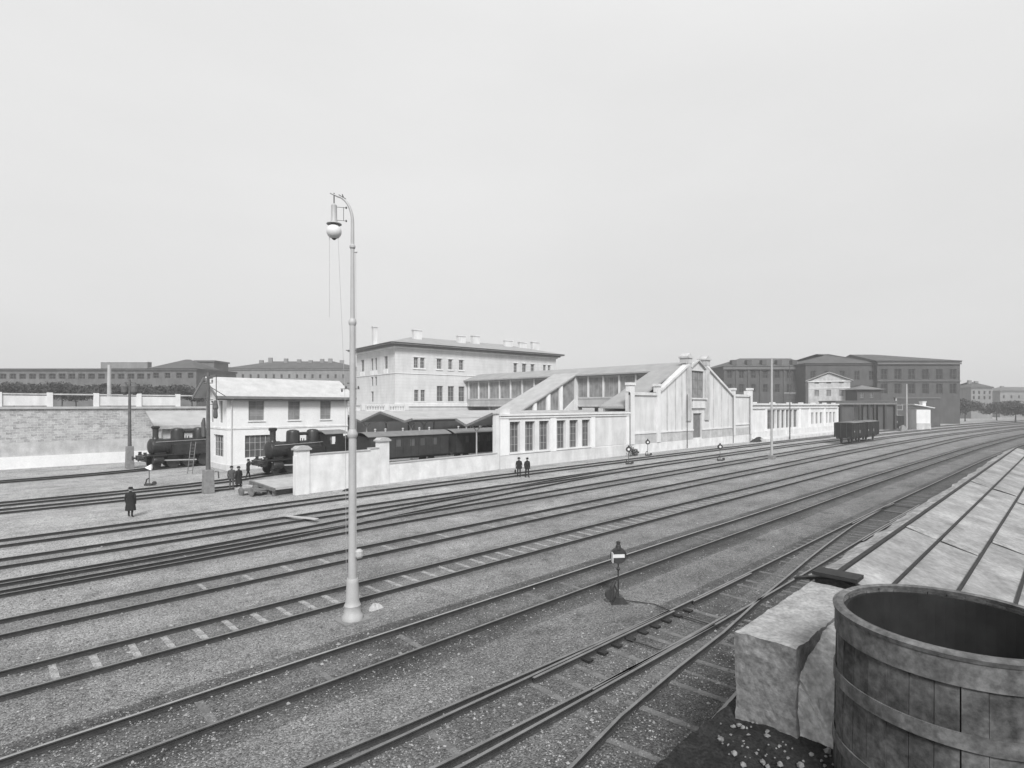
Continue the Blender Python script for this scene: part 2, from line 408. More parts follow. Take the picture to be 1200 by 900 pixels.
def rail_mesh(pl, z0=0.006, ms=('rail', 'railtop')):
    """flat-bottomed rail swept along a polyline"""
    prof = [(-.062, 0), (.062, 0), (.062, .012), (.012, .028), (.012, .10), (.036, .108), (.036, .138), (-.036, .138), (-.036, .108), (-.012, .10), (-.012, .028), (-.062, .012)]
    b = MB(); n = len(prof); L_ = [offset(pl, q[0]) for q in prof]
    for i in range(len(pl)):
        for k in range(n): b.v.append((L_[k][i][0], L_[k][i][1], z0 + prof[k][1]))
    for i in range(len(pl) - 1):
        for k in range(n):
            b.f.append((i * n + k, i * n + (k + 1) % n, (i + 1) * n + (k + 1) % n, (i + 1) * n + k)); b.m.append(1 if k == 6 else 0)
    b.f.append(tuple(range(n))[::-1]); b.m.append(0); b.f.append(tuple((len(pl) - 1) * n + k for k in range(n))); b.m.append(0)
    return b
bed_i = 0
def bed(parent, pl, dark=(0, .3, .55, .45, .6, .35, 0), half=1.9, lay=0):
    """ballast sheet under the track: dirt strength varies across it"""
    global bed_i
    z = .004 + .004 * lay
    ds = [(-half + 2 * half * k / (len(dark) - 1)) for k in range(len(dark))]
    L_ = [offset(pl, d) for d in ds]; n = len(ds)
    b = MB(); at = []
    for i in range(len(pl)):
        for k in range(n): b.v.append((L_[k][i][0], L_[k][i][1], z if 0 < k < n - 1 else -.012)); at.append(dark[k])
    for i in range(len(pl) - 1):
        for k in range(n - 1): b.f.append((i * n + k, (i + 1) * n + k, (i + 1) * n + k + 1, i * n + k + 1)); b.m.append(0)
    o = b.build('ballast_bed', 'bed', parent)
    a = o.data.attributes.new('dirt', 'FLOAT', 'POINT'); a.data.foreach_set('value', at)
    return o
sleeper_mesh = {}
def sleepers(parent, pl, u0, u1, m='sleeperpale', step=.78, n=100, ln=2.4, keep=1.0, z=.036, lens=None, sink=.0):
    key = (m, ln)
    u = u0; c = 0
    while u < u1 and c < n:
        if random.random() < keep:
            v = poly_at(pl, u); v2 = poly_at(pl, u + .5); ang = math.atan2(v2 - v, .5)
            if key not in sleeper_mesh:
                b = MB(); b.box(-.085, -ln / 2, -.12, .085, ln / 2, 0)
                o = b.build('sleeper', m, parent, bevel=.012); sleeper_mesh[key] = o.data
            else:
                o = bpy.data.objects.new('sleeper', sleeper_mesh[key]); COL.objects.link(o); o.parent = parent
            l = random.uniform(.82, 1.04)
            o.location = (u, v + random.uniform(-.06, .06), z + random.uniform(-.020, .002) - sink); o.rotation_euler = (0, random.uniform(-.01, .01), ang + random.uniform(-.03, .03))
            o.scale = (random.uniform(.85, 1.1), l, 1)
            c += 1
        u += step * random.uniform(.93, 1.07)
def track(pl, label, sl=None, dark=(0, .3, .55, .45, .6, .35, 0), group='railway tracks running side by side', half=1.9, step=2.0, lay=0, shine=False):
    t = thing('railway_track', label, 'railway track', (0, 0, 0), 0, group)
    p = smooth_pl(pl, step)
    bed(t, p, dark, half, lay)
    rail_mesh(offset(p, .7525)).build('rail', ['rail', 'railshine' if shine else 'railtop'], t)
    rail_mesh(offset(p, -.7525)).build('rail', ['rail', 'railtop'], t)
    if sl: sleepers(t, p, z=.004 * lay + .024, **sl)
    return t, p
# main tracks, nearest last
TB = [(-6, 35.2), (5, 35.6), (24, 36.6), (34, 36.85), (68, 37.1), (100, 36.8), (150, 35.0), (230, 28), (330, 14)]
TC = [(-6, 30.8), (4.4, 31.0), (21, 31.65), (29, 31.75), (60, 32.3), (100, 32.2), (150, 30.0), (230, 22.5), (330, 8)]
TD = [(-6, 26.2), (3.7, 26.5), (18, 26.93), (25, 26.97), (50, 27.25), (72, 27.3), (107, 27.4), (150, 25.6), (230, 18), (330, 4)]
TD1 = [(-6, 26.75), (3.8, 27.05), (8, 27.35), (14, 28.1), (19.4, 29.0), (27.4, 30.0), (36, 31.1), (46, 32.0), (60, 32.3)]
TE = [(-6, 21.7), (3, 21.95), (15, 22.14), (41, 22.35), (60, 22.3), (90, 22.2), (120, 21.4), (150, 20.0), (230, 12.5), (330, -3)]
TF = [(-6, 17.4), (2.4, 17.5), (12, 17.53), (32, 17.47), (46, 17.3), (70, 17.1), (116, 16.5), (150, 15.2), (230, 8), (330, -7)]
TG = [(-6, 12.9), (2, 12.96), (10, 12.93), (24, 12.8), (33, 12.65), (50, 12.45), (80, 11.75), (120, 10.5), (170, 7.5), (260, -2)]
TH_ = [(-6, 9.0), (6, 8.45), (9, 8.35), (16, 8.17), (22, 8.07), (34, 7.95), (57, 7.5), (90, 6.7), (140, 4.4), (220, -2)]
TH2 = [(-6, 9.6), (3, 9.0), (6.3, 8.72), (9, 8.55), (12, 8.36), (15.5, 8.19)]
TJ = [(-6, 2.2), (2, 4.4), (9.6, 5.87), (15.2, 6.27), (19, 6.66), (21.6, 6.86), (25.1, 7.15), (29.8, 7.45), (33.4, 7.64), (42.5, 7.72)]
TA1 = [(-6, 49.1), (6.9, 49.8), (12.6, 50.45), (16, 51.4), (20, 53.2), (24, 54.1), (30, 54.3), (75, 54.3)]
TA2 = [(-6, 46.0), (6.4, 46.2), (11.6, 46.5), (17, 46.9), (40, 47.0), (75, 47.0)]
TAC = [(22, 50.7), (40, 50.7), (75, 50.7)]
TK = [(-6, 63.6), (6, 64.3), (12, 65.8), (17, 67.4), (24, 68.3), (60, 69)]
DK = (0, .25, .6, .6, .65, .25, 0)
track(TK, 'far left track under the engine behind the white house', dark=(0, .3, .5, .5, .5, .3, 0))
track(TA1, 'track leading to the engine beside the white house', dark=(0, .2, .5, .55, .5, .25, 0), lay=0)
track(TAC, 'track under the passenger coaches', dark=(0, .5, .8, .8, .8, .5, 0), lay=1)
track(TA2, 'track beside the low loading platform, fourth from the white yard wall side', dark=(0, .15, .4, .35, .4, .2, 0))
track(TB, 'track running closest along the foot of the white yard wall', dark=(0, .12, .5, .4, .45, .15, 0))
track(TC, 'second track out from the white yard wall', dark=(0, .12, .45, .35, .45, .15, 0), lay=0)
track(TD1, 'short crossover track slanting between the second and third tracks', dark=(0, .2, .4, .4, .4, .2, 0), lay=1)
track(TD, 'third track out from the white yard wall, carrying the two goods wagons', dark=(0, .25, .5, .45, .6, .25, 0), lay=2)
track(TE, 'track just beyond the one with many pale sleepers', dict(u0=6, u1=60, step=1.56, n=34, keep=.8, ln=1.32, sink=.0), dark=(0, .10, .60, .28, .5, .12, 0))
track(TF, 'track with many pale sleepers showing between its rails, just behind the tall lamp mast', dict(u0=1.5, u1=80, step=.80, n=96, ln=1.32), dark=(0, .1, .62, .15, .6, .35, 0))
track(TG, 'dark ballasted track passing in front of the tall lamp mast', dict(u0=1, u1=60, step=.85, n=60, ln=1.3, keep=.6, m='sleeperdark', sink=.012), dark=(0, .55, .95, .25, .8, .75, 0), half=2.1, shine=True)
th, ph = track(TH_, 'nearest through track with the switch blades, below the round signal', dict(u0=3, u1=52, step=.7, n=70, ln=2.5, m='sleeperdark', keep=.75, sink=.006), dark=(0, .18, .75, .55, .75, .6, 0))
tj, pj = track(TJ, 'nearest branching track curving away past the masonry block', dict(u0=2, u1=30, step=.7, n=42, ln=2.4, m='sleeperdark', sink=.008), dark=(0, .25, .5, .5, .5, .3, 0), lay=1)
t2, p2 = track(TH2, 'short branching track splitting off at the bottom centre', None, dark=(0, .1, .3, .3, .3, .1, 0), lay=2)
# switch blades, guard rails and crossing nose on the nearest tracks
def blade(t, pl, u0, u1, off, name='switch_blade'):
    p = [(u, poly_at(pl, u)) for u in [u0 + (u1 - u0) * k / 10 for k in range(11)]]
    return rail_mesh(offset(p, off)).build(name, ['rail', 'railtop'], t)
blade(th, ph, 9.4, 15.6, .64); blade(th, ph, 10, 16.4, -.64)
blade(th, ph, 16.8, 21.2, .66, 'guard_rail')
blade(th, ph, 34, 43, .62); blade(th, ph, 36, 43.5, -.64)
blade(th, ph, 30, 42, -.87, 'guard_rail')
# stretcher rods
def rod(u0, v0, u1, v1, z=.09, r=.02):
    return MB().tube([(u0, v0, z), (u1, v1, z)], r, 6)
for (a, b) in ((13.15, 16.3), (15.6, 15.9)):
    pass
rod(12.9, 8.75, 12.95, 7.6).build('stretcher_rod', 'rail', th)
rod(15.55, 8.8, 15.5, 7.35).build('stretcher_rod', 'rail', th)
rod(42.2, 8.5, 42.2, 6.9).build('stretcher_rod', 'rail', th)
rod(39.5, 8.5, 39.5, 6.9).build('stretcher_rod', 'rail', th)
for k in range(9):
    u = 11.2 + k * .62; v = poly_at(ph, u) + .52; MB().box(u - .09, v - .16, .036, u + .09, v + .1, .085).build('slide_chair', 'tar', th)

# ------------------------------------------------------------------ colonnade wall with six tall windows
V0 = 41.5
cw = thing('arcaded_wall', 'long pale wall with two groups of three tall barred windows, in front of the glazed stair wing', 'wall', (38.7, V0, 0))
hx = [(1.3, 2.8), (3.57, 5.1), (5.78, 7.38), (8.68, 10.24), (10.93, 12.49), (13.22, 14.78)]
wl = MB().wall(rect(0, 23.2, 0, 5.62), [rect(a, b, 1.58, 4.82) for a, b in hx], FRONT, 0, .55)
wl.build('wall', 'plaster', cw)
pf = MB().box(-.12, -.06, 0, 23.2, -.002, 1.35).box(.9, -.10, 0, 23.2, -.062, .42)
pf.build('plinth', 'panel', cw)
c_ = MB().box(-.15, -.16, 5.18, 23.1, -.002, 5.34).box(-.2, -.24, 5.44, 23.1, -.002, 5.66)
c_.build('cornice', 'plaster', cw)
for a, b in ((-.1, 1.05), (7.55, 8.5), (14.95, 15.7), (22.4, 23.2)):
    MB().box(a, -.09, 1.37, b, -.002, 5.17).build('pilaster', 'white', cw)
MB().box(-.1, .0, 5.66, 1.3, .7, 6.15).build('pier_cap', 'panel', cw)
MB().box(-.55, .1, 0, 0, .62, 5.5).build('end_pier', 'plaster', cw)
MB().box(15.8, -.03, 1.5, 22.3, -.002, 4.9).build('panel', 'panel', cw)
for a, b in hx: 
    window(cw, FRONT, a, b, 1.58, 4.82, d=.32, bars=(2, 3), t=.07)
for a0, b0 in ((1.3, 7.38), (8.68, 14.78)):
    MB().box(a0 - .1, -.12, 1.44, b0 + .1, -.002, 1.56).build('sill', 'plaster', cw)

# ------------------------------------------------------------------ gabled stair house at the end of the footbridge
gh = thing('gabled_stair_house', 'pale gabled front with two square chimney turrets around a tall shuttered window', 'building', (62.0, 41.65, 0))
X = lambda u: u - 62.0
out_ = [(0, 0), (39, 0), (39, 9.1), (37.2, 9.1), (37.2, 8.2), (31.3, 8.3), (21.4, 13.0), (20.9, 12.4), (18.7, 13.35), (16.4, 12.4), (15.7, 13.0), (7.4, 8.7), (7.4, 8.15), (0, 8.15)]
MB().wall(out_, [rect(16.5, 20.9, 7.7, 11.9), rect(17.4, 20.1, 1.5, 5.3)], FRONT, 0, .6).build('gable_wall', 'panel', gh)
# gable top of the centre bay
MB().box(-.05, -.12, 0, 39.05, -.002, 1.30).build('plinth', 'whitewall', gh)
pl_ = MB()
pl_.box(0, -.05, 1.32, 17.3, -.002, 2.62); pl_.box(20.2, -.05, 1.32, 39, -.002, 2.62)
pl_.build('base_course', 'plinth', gh)
c_ = MB()
c_.box(-.1, -.2, 7.9, 7.2, -.002, 8.3); c_.box(31.5, -.2, 8.05, 38.9, -.002, 8.45)
for (x0, z0, x1, z1) in ((7.6, 8.62, 15.7, 12.75), (21.5, 12.75, 31.2, 8.25)):
    c_.bar((x0, -.06, z0), (x1, -.06, z1), .5, .34)
c_.build('coping', 'panel', gh)
for a, b, z in ((-.1, 1.0, 9.2), (6.7, 7.6, 9.2), (31.2, 32.0, 9.15), (38, 39.1, 9.3)):
    q = MB().box(a, -.22, 1.34, b, -.002, z).box(a - .12, -.34, z, b + .12, .5, z + .35).box(a, -.002 + .002, 8.4, b, .45, z)
    q.build('pilaster', 'plaster', gh)
for a in (15.1, 21.0):
    q = MB().box(a, -.25, 4.2 if a < 16 else 4.2, a + 1.35, -.002, 12.9)
    q.box(a - .05, -.3, 12.9, a + 1.4, 1.0, 13.7).box(a - .2, -.45, 13.7, a + 1.55, 1.15, 13.95)
    q.prism([(a - .12, 13.95), (a + 1.47, 13.95), (a + .675, 14.45)], lambda x, z: (x, -.35, z), lambda x, z: (x, 1.05, z))
    q.build('turret', 'plinth', gh)
q = MB(); q.bar((16.3, -.1, 12.3), (18.72, -.1, 13.55), .5, .18); q.bar((18.72, -.1, 13.55), (21.1, -.1, 12.3), .5, .18); q.build('hood', 'plinth', gh)
for a in (9.55, 11.9, 13.8, 24.0, 26.9, 29.4):
    zt = 8.7 + (a - 7.4) * .518 - .55 if a < 16 else 13.0 - (a - 21.4) * .475 - .55
    MB().box(a, -.06, 2.9, a + .16, -.002, zt).build('pilaster_strip', 'plinth', gh)
MB().box(7.6, -.14, 2.64, 17.3, -.002, 2.86).box(20.2, -.14, 2.64, 31.2, -.002, 2.86).box(32.1, -.14, 3.1, 37.9, -.002, 3.3).box(1.1, -.14, 2.64, 6.6, -.002, 2.86).build('string_course', 'plaster', gh)
MB().box(16.7, -.3, 6.1, 20.8, -.002, 7.6).box(16.4, -.5, 7.45, 21.1, -.3, 7.68).build('window_apron', 'panel', gh)
w = window(gh, FRONT, 16.5, 20.9, 7.7, 11.9, d=.22, bars=(7, 2), fm='eave', gm='glassmid', t=.1)
dr = MB().box(17.4, .24, 1.5, 20.1, .32, 5.3)
for k in range(1, 5): dr.box(17.4 + .54 * k - .03, .2, 1.6, 17.4 + .54 * k + .03, .238, 5.2)
dr.build('door', 'eave', gh)
for a in (-.22, 15.0, 30.9, 37.8):
    MB().tube([(a, -.3, .1), (a, -.3, 8.2)], .055, 8).build('downpipe', 'mastdark', gh)
# stair wings behind the gable: roofs sloping down both ways from the bridge
for s, nm in ((-1, 0), (1, 1)):
    b = MB()
    x0, x1 = (X(62.4), X(77.3)) if s < 0 else (X(83.3), X(98.2))
    z0, z1 = (6.1, 12.35) if s < 0 else (12.35, 6.1)
    b.prism([(x0, z0), (x1, z1), (x1, z1 + .28), (x0, z0 + .28)], lambda x, z: (x, .62, z), lambda x, z: (x, 5.1, z))
    b.build('stair_roof', 'roof', gh)
    b = MB(); b.prism([(x0 + .4, 0), (x1, 0), (x1, z1 - .05), (x0 + .4, z0 - .05 + (.17 if s < 0 else 0))] if s < 0 else [(x0, 0), (x1 - .4, 0), (x1 - .4, z1), (x0, z0 - .05)], lambda x, z: (x, 4.5, z), lambda x, z: (x, 4.8, z))
    b.build('stair_wall', 'panel', gh)

# ------------------------------------------------------------------ footbridge, glazed, leading back to the station
U0, U1 = 77.0, 83.3
fb = thing('glazed_footbridge', 'long raised passage with grey glazing between the station block and the gabled front', 'footbridge', (U0, 42.4, 0))
LEN = 51.5
holes = []; mull = []
y = 5.0
while y + 3.0 < LEN:
    holes.append((y, y + 2.75)); y += 3.25
o_ = rect(0, LEN, 6.45, 11.75)
MB().wall(o_, [rect(a, b, 7.95, 11.35) for a, b in holes], LEFTF(0), 0, .18).build('side_wall', 'stationlow', fb)
MB().wall(o_, [rect(a, b, 7.95, 11.35) for a, b in holes], RIGHTF(6.3), 0, .18).build('side_wall', 'stationlow', fb)
for a, b in holes:
    window(fb, LEFTF(0), a, b, 7.95, 11.35, d=.05, bars=(2, 0), fm='stationlow', gm='glassmid', t=.05)
    MB().box(-.10, b + .1, 7.9, -.002, b + .4, 11.6).build('mullion_post', 'plaster', fb)
MB().box(.2, 0, 6.1, 6.1, LEN, 6.44).build('deck', 'eave', fb)
MB().box(-.08, 0, 7.7, -.002, LEN, 7.88).box(-.12, 0, 6.3, -.002, LEN, 6.6).build('string_course', 'plinth', fb)
r_ = MB(); r_.prism([(-.9, 11.68), (3.15, 13.05), (7.2, 11.68), (7.2, 11.92), (3.15, 13.35), (-.9, 11.92)], lambda x, z: (x, .2, z), lambda x, z: (x, LEN + .4, z)); r_.build('roof', 'roof', fb)
for yy in (8, 20, 32, 44):
    for xx in (.6, 5.4): MB().box(xx, yy, 0, xx + .5, yy + .5, 6.1).build('bridge_pier', 'plinth', fb)

# stair wing descending to the middle platform
sw = thing('glazed_stair_wing', 'sloping roofed stair wing with windows stepping up under the roof, rising to the footbridge', 'stair wing', (60.0, 62.6, 0))
SL = (12.15 - 4.55) / 16.9
zr = lambda x: 4.45 + SL * x
r_ = MB(); r_.prism([(-.6, zr(-.6)), (16.95, zr(16.95)), (16.95, zr(16.95) + .22), (-.6, zr(-.6) + .22)], lambda x, z: (x, -.35, z), lambda x, z: (x, 5.5, z)); r_.build('roof', 'rooflight', sw)
hs = []; pil = [(6.0, 6.8), (9.1, 9.95), (12.3, 13.2)]
spans = [(2.9, 5.6), (6.5, 8.9), (9.75, 12.1), (13.0, 16.3)]
poly = []
for i, (a, b) in enumerate(spans):
    lo = 5.0 if i < 3 else 5.9
    if i == 3: poly.append([(a, 5.4), (b, 7.6), (b, zr(b) - .35), (a, zr(a) - .35)])
    elif i == 0: poly.append([(a, 5.0), (b, 5.0), (b, zr(b) - .3), (a, zr(a) - .3)])
    else: poly.append([(a, 5.0), (b, 5.0), (b, zr(b) - .3), (a, zr(a) - .3)])
MB().wall([(0, 0), (16.9, 0), (16.9, zr(16.9) - .02), (0, zr(0) - .02)], poly, FRONT, 0, .3).build('side_wall', 'panel', sw)
for p_ in poly:
    f = MB()
    for k in range(4):
        a, b = p_[k], p_[(k + 1) % 4]; f.bar((a[0], .2, a[1]), (b[0], .2, b[1]), .08, .12)
    for k in (1, 2):
        xx = p_[0][0] + (p_[1][0] - p_[0][0]) * k / 3
        zb = p_[0][1] + (p_[1][1] - p_[0][1]) * k / 3; zt = p_[3][1] + (p_[2][1] - p_[3][1]) * k / 3
        f.bar((xx, .2, zb), (xx, .2, zt), .05, .05)
    w = f.build('window', 'frame', sw)
    MB().add([(a, .24, z) for a, z in p_], [(0, 1, 2, 3)]).build('pane', 'glassmid', w)
for a in (2.3, 5.75, 9.1, 12.3):
    MB().box(a, -.1, 4.6, a + .65, -.002, zr(a) - .1).build('pillar', 'white', sw)
MB().box(16.3, -.15, 0, 17.15, -.002, zr(16.3)).build('corner_post', 'panel', sw)
MB().box(0, 5.0, 0, 16.9, 5.3, 5.0).build('back_wall', 'panel', sw)

# ------------------------------------------------------------------ low yard wall and platform
yw = thing('yard_wall', 'whitewashed yard wall with capped piers and a lower right stretch, in front of the coaches', 'wall', (16.9, 39.95, 0), math.atan2(1.45, 21.2))
MB().prism([(0, 0), (6.3, 0), (6.3, 2.84), (0, 2.84)], lambda x, z: (x, 0, z), lambda x, z: (x, .4, z)).box(6.302, 0, 0, 7.9, .4, 2.98).build('high_wall', 'whitewall', yw)
MB().box(1.05, -.05, 2.842, 6.3, .45, 2.93).box(6.3, -.06, 2.982, 7.2, .45, 3.07).build('coping', 'concrete', yw)
MB().box(7.902, .02, 0, 21.3, .38, 1.62).build('low_wall', 'whitewall', yw)
MB().box(7.9, -.03, 1.622, 21.3, .43, 1.72).build('coping', 'concrete', yw)
for a, z in ((.1, 3.25), (7.15, 3.55)):
    q = MB().box(a, -.08, 0, a + .95, .5, z).build('pier', 'whitewall', yw)
    MB().box(a - .12, -.2, z, a + 1.07, .62, z + .13).prism([(a - .08, z + .13), (a + 1.03, z + .13), (a + .8, z + .3), (a + .15, z + .3)], lambda x, zz: (x, -.16, zz), lambda x, zz: (x, .58, zz)).build('pier_cap', 'concrete', q)
dk = thing('loading_platform', 'low concrete platform slab on timber edging at the left end of the yard wall', 'platform', (15.6, 40.4, 0))
dk_p = [(0, .1), (21.5, 1.55), (22, 1.75), (45, 1.75), (45, 5.3), (.3, 5.2)]
MB().prism(dk_p, lambda x, y_: (x, y_, .45), lambda x, y_: (x, y_, .62)).build('slab', 'concrete', dk)
MB().box(.25, 2.0, 0, 44, 5.0, .44).box(.25, .75, 0, 6, 1.99, .44).build('fill', 'mastbox', dk)
MB().bar((-.08, -.1, .5), (.15, 5.3, .5), .16, .22).build('edge_beam', 'sleeperdark', dk)
for k in range(6): MB().box(-.05, .2 + k * .95, 0, .15, .4 + k * .95, .4).build('timber_post', 'sleeperdark', dk)
for k, (a, b, c) in enumerate(((-.55, 4.3, .16), (-.35, 4.8, .32))):
    pass
st = thing('wooden_steps', 'two pale steps leaning at the left end of the low concrete platform', 'steps', (14.75, 44.2, 0), .1)
MB().box(0, 0, 0, .55, 1.5, .18).build('step', 'concrete', st); MB().box(.57, 0, 0, 1.0, 1.5, .36).build('step', 'concrete', st)
# handcart frame lying against the platform
hc = thing('handcart', 'small wooden handcart standing under the edge of the low platform', 'cart', (14.6, 41.2, 0), .35)
MB().box(0, 0, .34, 1.1, 1.9, .42).bar((.1, -.9, .42), (.1, 0, .38), .06).bar((1.0, -.9, .42), (1.0, 0, .38), .06).build('bed', 'sleeperdark', hc)
for a in (-.06, 1.1):
    for y_ in (.45, 1.5):
        MB().lathe([(.3, 0), (.3, .06)], (a, y_, .3), 14, 'x').lathe([(.22, -.01), (.22, .07)], (a, y_, .3), 10, 'x').build('wheel', 'sleeperdark', hc)

# ------------------------------------------------------------------ far arcaded wall
fa = thing('far_arcaded_wall', 'distant pale wall with narrow dark openings beyond the gabled front, behind the goods wagons', 'wall', (101.2, 42.3, 0))
hx = [(8.9, 13.1), (13.9, 15.6), (16.2, 18.1), (18.7, 20.6), (21.2, 22.6), (23.0, 25.4)]
hx2 = [(34.3, 35.8), (37.2, 38.9), (40.2, 42.0), (44.8, 46.2), (47.3, 49.0), (50.2, 51.9)]
MB().wall(rect(0, 54, 0, 6.75), [rect(a, b, 1.9, 5.6) for a, b in hx] + [rect(a, b, 2.3, 4.9) for a, b in hx2], FRONT, 0, .6).build('wall', 'plaster', fa)
MB().box(0, -.08, 0, 54, -.002, 1.5).build('plinth', 'panel', fa)
MB().box(0, -.25, 5.9, 54, -.002, 6.1).box(0, -.35, 6.6, 54, -.002, 6.9).build('cornice', 'plaster', fa)
for a in (0, 7.6, 26.2, 32.4, 43, 53): MB().box(a, -.16, 1.52, a + .9, -.002, 5.88).build('pilaster', 'white', fa)
for a in (2, 11, 20, 27, 35, 43, 50): MB().box(a, -.2, 6.92, a + 1.5, .4, 7.15).build('coping_block', 'plaster', fa)
for a, b in hx: window(fa, FRONT, a, b, 1.9, 5.6, d=.3, bars=(1, 2), gm='glass')
for a, b in hx2: window(fa, FRONT, a, b, 2.3, 4.9, d=.3, bars=(1, 1), gm='glass')
MB().box(0, -3.3, 0, 54, -.1, .5).build('apron', 'panel', fa)

# ------------------------------------------------------------------ station block (rotated a little from the tracks)
D0 = 110.0
cu, cv = fpos(463.0, D0)
RZ = -math.radians(6.5)
_d = 0
sb = thing('station_block', 'large pale four-storey block with overhanging grey hipped roof and seven chimneys', 'building', (cu, cv, 0), RZ)
LX, LY, EH = 60.0, 19.0, 18.3
toprow = [(5.3, 7.1), (7.9, 9.7), (13.6, 15.5), (18.2, 20.1), (22.9, 24.7), (48.2, 49.7), (51.8, 53.3), (55.2, 56.6)]
lowrow = [(5.4, 7.0), (8.0, 9.7), (13.6, 16.0), (18.2, 20.6), (22.9, 25.3)]
# image-derived columns along the front (metres from the corner)
def colx(xp):      # where the column at image x meets the front face
    a = (xp - CX) / F_PX; dx, dy = CO + SI * a, SI - CO * a
    ex, ey = math.cos(RZ), math.sin(RZ)
    det = dx * (-ey) - dy * (-ex)
    t = (cu * (-ey) - cv * (-ex)) / det; s_ = (dx * cv - dy * cu) / det
    return s_ * 1.0
def fx(x0, x1):
    a, b = abs(colx(x0)), abs(colx(x1)); return (a, b)
def zat(xp, yp):
    a = (xp - CX) / F_PX; dx, dy = CO + SI * a, SI - CO * a; ex, ey = math.cos(RZ), math.sin(RZ)
    t = (cu * (-ey) - cv * (-ex)) / (dx * (-ey) - dy * (-ex)); return CAM_H + t * (HY - yp) / F_PX
top = [fx(485, 490), fx(492.5, 497.5), fx(512, 517.5), fx(525.5, 530), fx(538, 543), fx(602, 606), fx(612, 616.5), fx(622, 626), fx(636.5, 639.5), fx(642, 645)]
low = [fx(485.5, 490.5), fx(493, 498), fx(512, 519), fx(525, 532), fx(537.5, 544.5)]
LX = colx(651.5) if colx(651.5) > 0 else -colx(651.5)
zt0, zt1 = 14.15, 16.25
zl0, zl1 = 7.35, 10.6
H1 = [rect(a, b, zt0, zt1) for a, b in top]
H2 = [rect(a, b, zl0, zl1 - (.9 if i < 2 else 0)) for i, (a, b) in enumerate(low)]
MB().wall(rect(0, LX, 0, EH), H1 + H2, FRONT, 0, .5).build('front_wall', 'station', sb)
ly = [(3.4, 5.0), (8.6, 9.7), (10.5, 11.6), (15.3, 17.0)]
# left end wall: rows of windows
LY = 19.5
HL = [rect(a, b, 14.0, 16.6) for a, b in ly] + [rect(a, b, 10.7, 12.6) for a, b in ly[1:3]] + [rect(ly[2][0] - .2, ly[2][1], 7.3, 9.5)]
MB().wall(rect(.5, LY, 0, EH), HL, LEFTF(0), 0, .5).build('end_wall', 'station', sb)
MB().box(LX - .5, .502, 0, LX, LY, EH).build('end_wall', 'station', sb)
MB().box(.502, LY - .5, 0, LX - .502, LY, EH).build('rear_wall', 'station', sb)
for a, b in top: window(sb, FRONT, a, b, zt0, zt1, d=.22, bars=(1, 2), gm='glass', fm='frame', t=.09)
for i, (a, b) in enumerate(low): window(sb, FRONT, a, b, zl0, zl1 - (.9 if i < 2 else 0), d=.22, bars=(1, 2), gm='glass', fm='frame', t=.09)
for l in HL:
    window(sb, LEFTF(0), l[0][0], l[1][0], l[0][1], l[2][1], d=.22, bars=(1, 2), gm='glass', t=.08)
for a, b in top: MB().box(a - .25, -.16, zt0 - .28, b + .25, -.002, zt0 - .06).box(a - .2, -.12, zt1 + .1, b + .2, -.002, zt1 + .26).build('sill', 'plaster', sb)
for a, b in low: MB().box(a - .2, -.12, zl0 - .22, b + .2, -.002, zl0 - .04).build('sill', 'plaster', sb)
for a, b in ly: MB().box(-.14, a - .2, 13.0, -.002, b + .2, 13.9).build('sill', 'plaster', sb)
MB().box(-.22, -.22, 6.3, LX + .2, -.002, 6.7).box(-.22, -.002, 6.3, -.002, LY, 6.7).box(-.14, -.14, 6.72, LX, -.002, 7.05).build('cornice_band', 'plaster', sb)
MB().box(-.12, -.12, 12.9, .0, LY, 13.05).box(.002, -.12, 12.9, LX, -.002, 13.05).build('string_course', 'plaster', sb)
for yy, ex_ in ((0, .35), (.35, .8), (.7, 1.5)):
    MB().box(-ex_, -ex_, EH - .35 + yy, LX + ex_, LY + ex_, EH - .02 + yy).build('eaves_course', 'eave' if yy > .3 else 'plaster', sb)
ov = 1.7; ez = EH + .68; rz_ = ez + 2.75
V_ = [(-ov, -ov, ez), (LX + ov, -ov, ez), (LX + ov, LY + ov, ez), (-ov, LY + ov, ez), (LY * .45, LY / 2, rz_), (LX - LY * .45, LY / 2, rz_)]
V_ = V_ + [(a, b, c + .001) for a, b, c in ()]
MB().add(V_, [(0, 1, 5, 4), (2, 3, 4, 5), (1, 2, 5), (3, 0, 4), (3, 2, 1, 0)]).build('roof', 'roof', sb)
def chim(parent, x, y_, z0, z1, wx=1.6, wy=.9, m='panel'):
    MB().box(x, y_, z0, x + wx, y_ + wy, z1).box(x - .12, y_ - .12, z1, x + wx + .12, y_ + wy + .12, z1 + .25).build('chimney', m, parent)
for xc, z1, wx, yy in ((-.8, 22.9, .9, 8.5), (7.0, 22.6, 2.0, 5.5), (18.2, 22.2, 2.0, 5.5), (22.4, 22.6, 2.0, 6.0), (36, 22.0, 2.2, 5.5), (40.5, 22.4, 2.2, 6), (LX - 11, 22.2, 2.2, 6)):
    chim(sb, xc, yy, 19.2 if xc > 0 else 19.0, z1, wx)
ab = MB().box(.3, -7.5, 0, LX - 2, -.25, 5.2); ab.build('ground_floor_annex', 'bgdark', sb); MB().box(.0, -7.8, 5.2, LX - 1.7, -.23, 5.45).build('annex_roof', 'roof', sb)
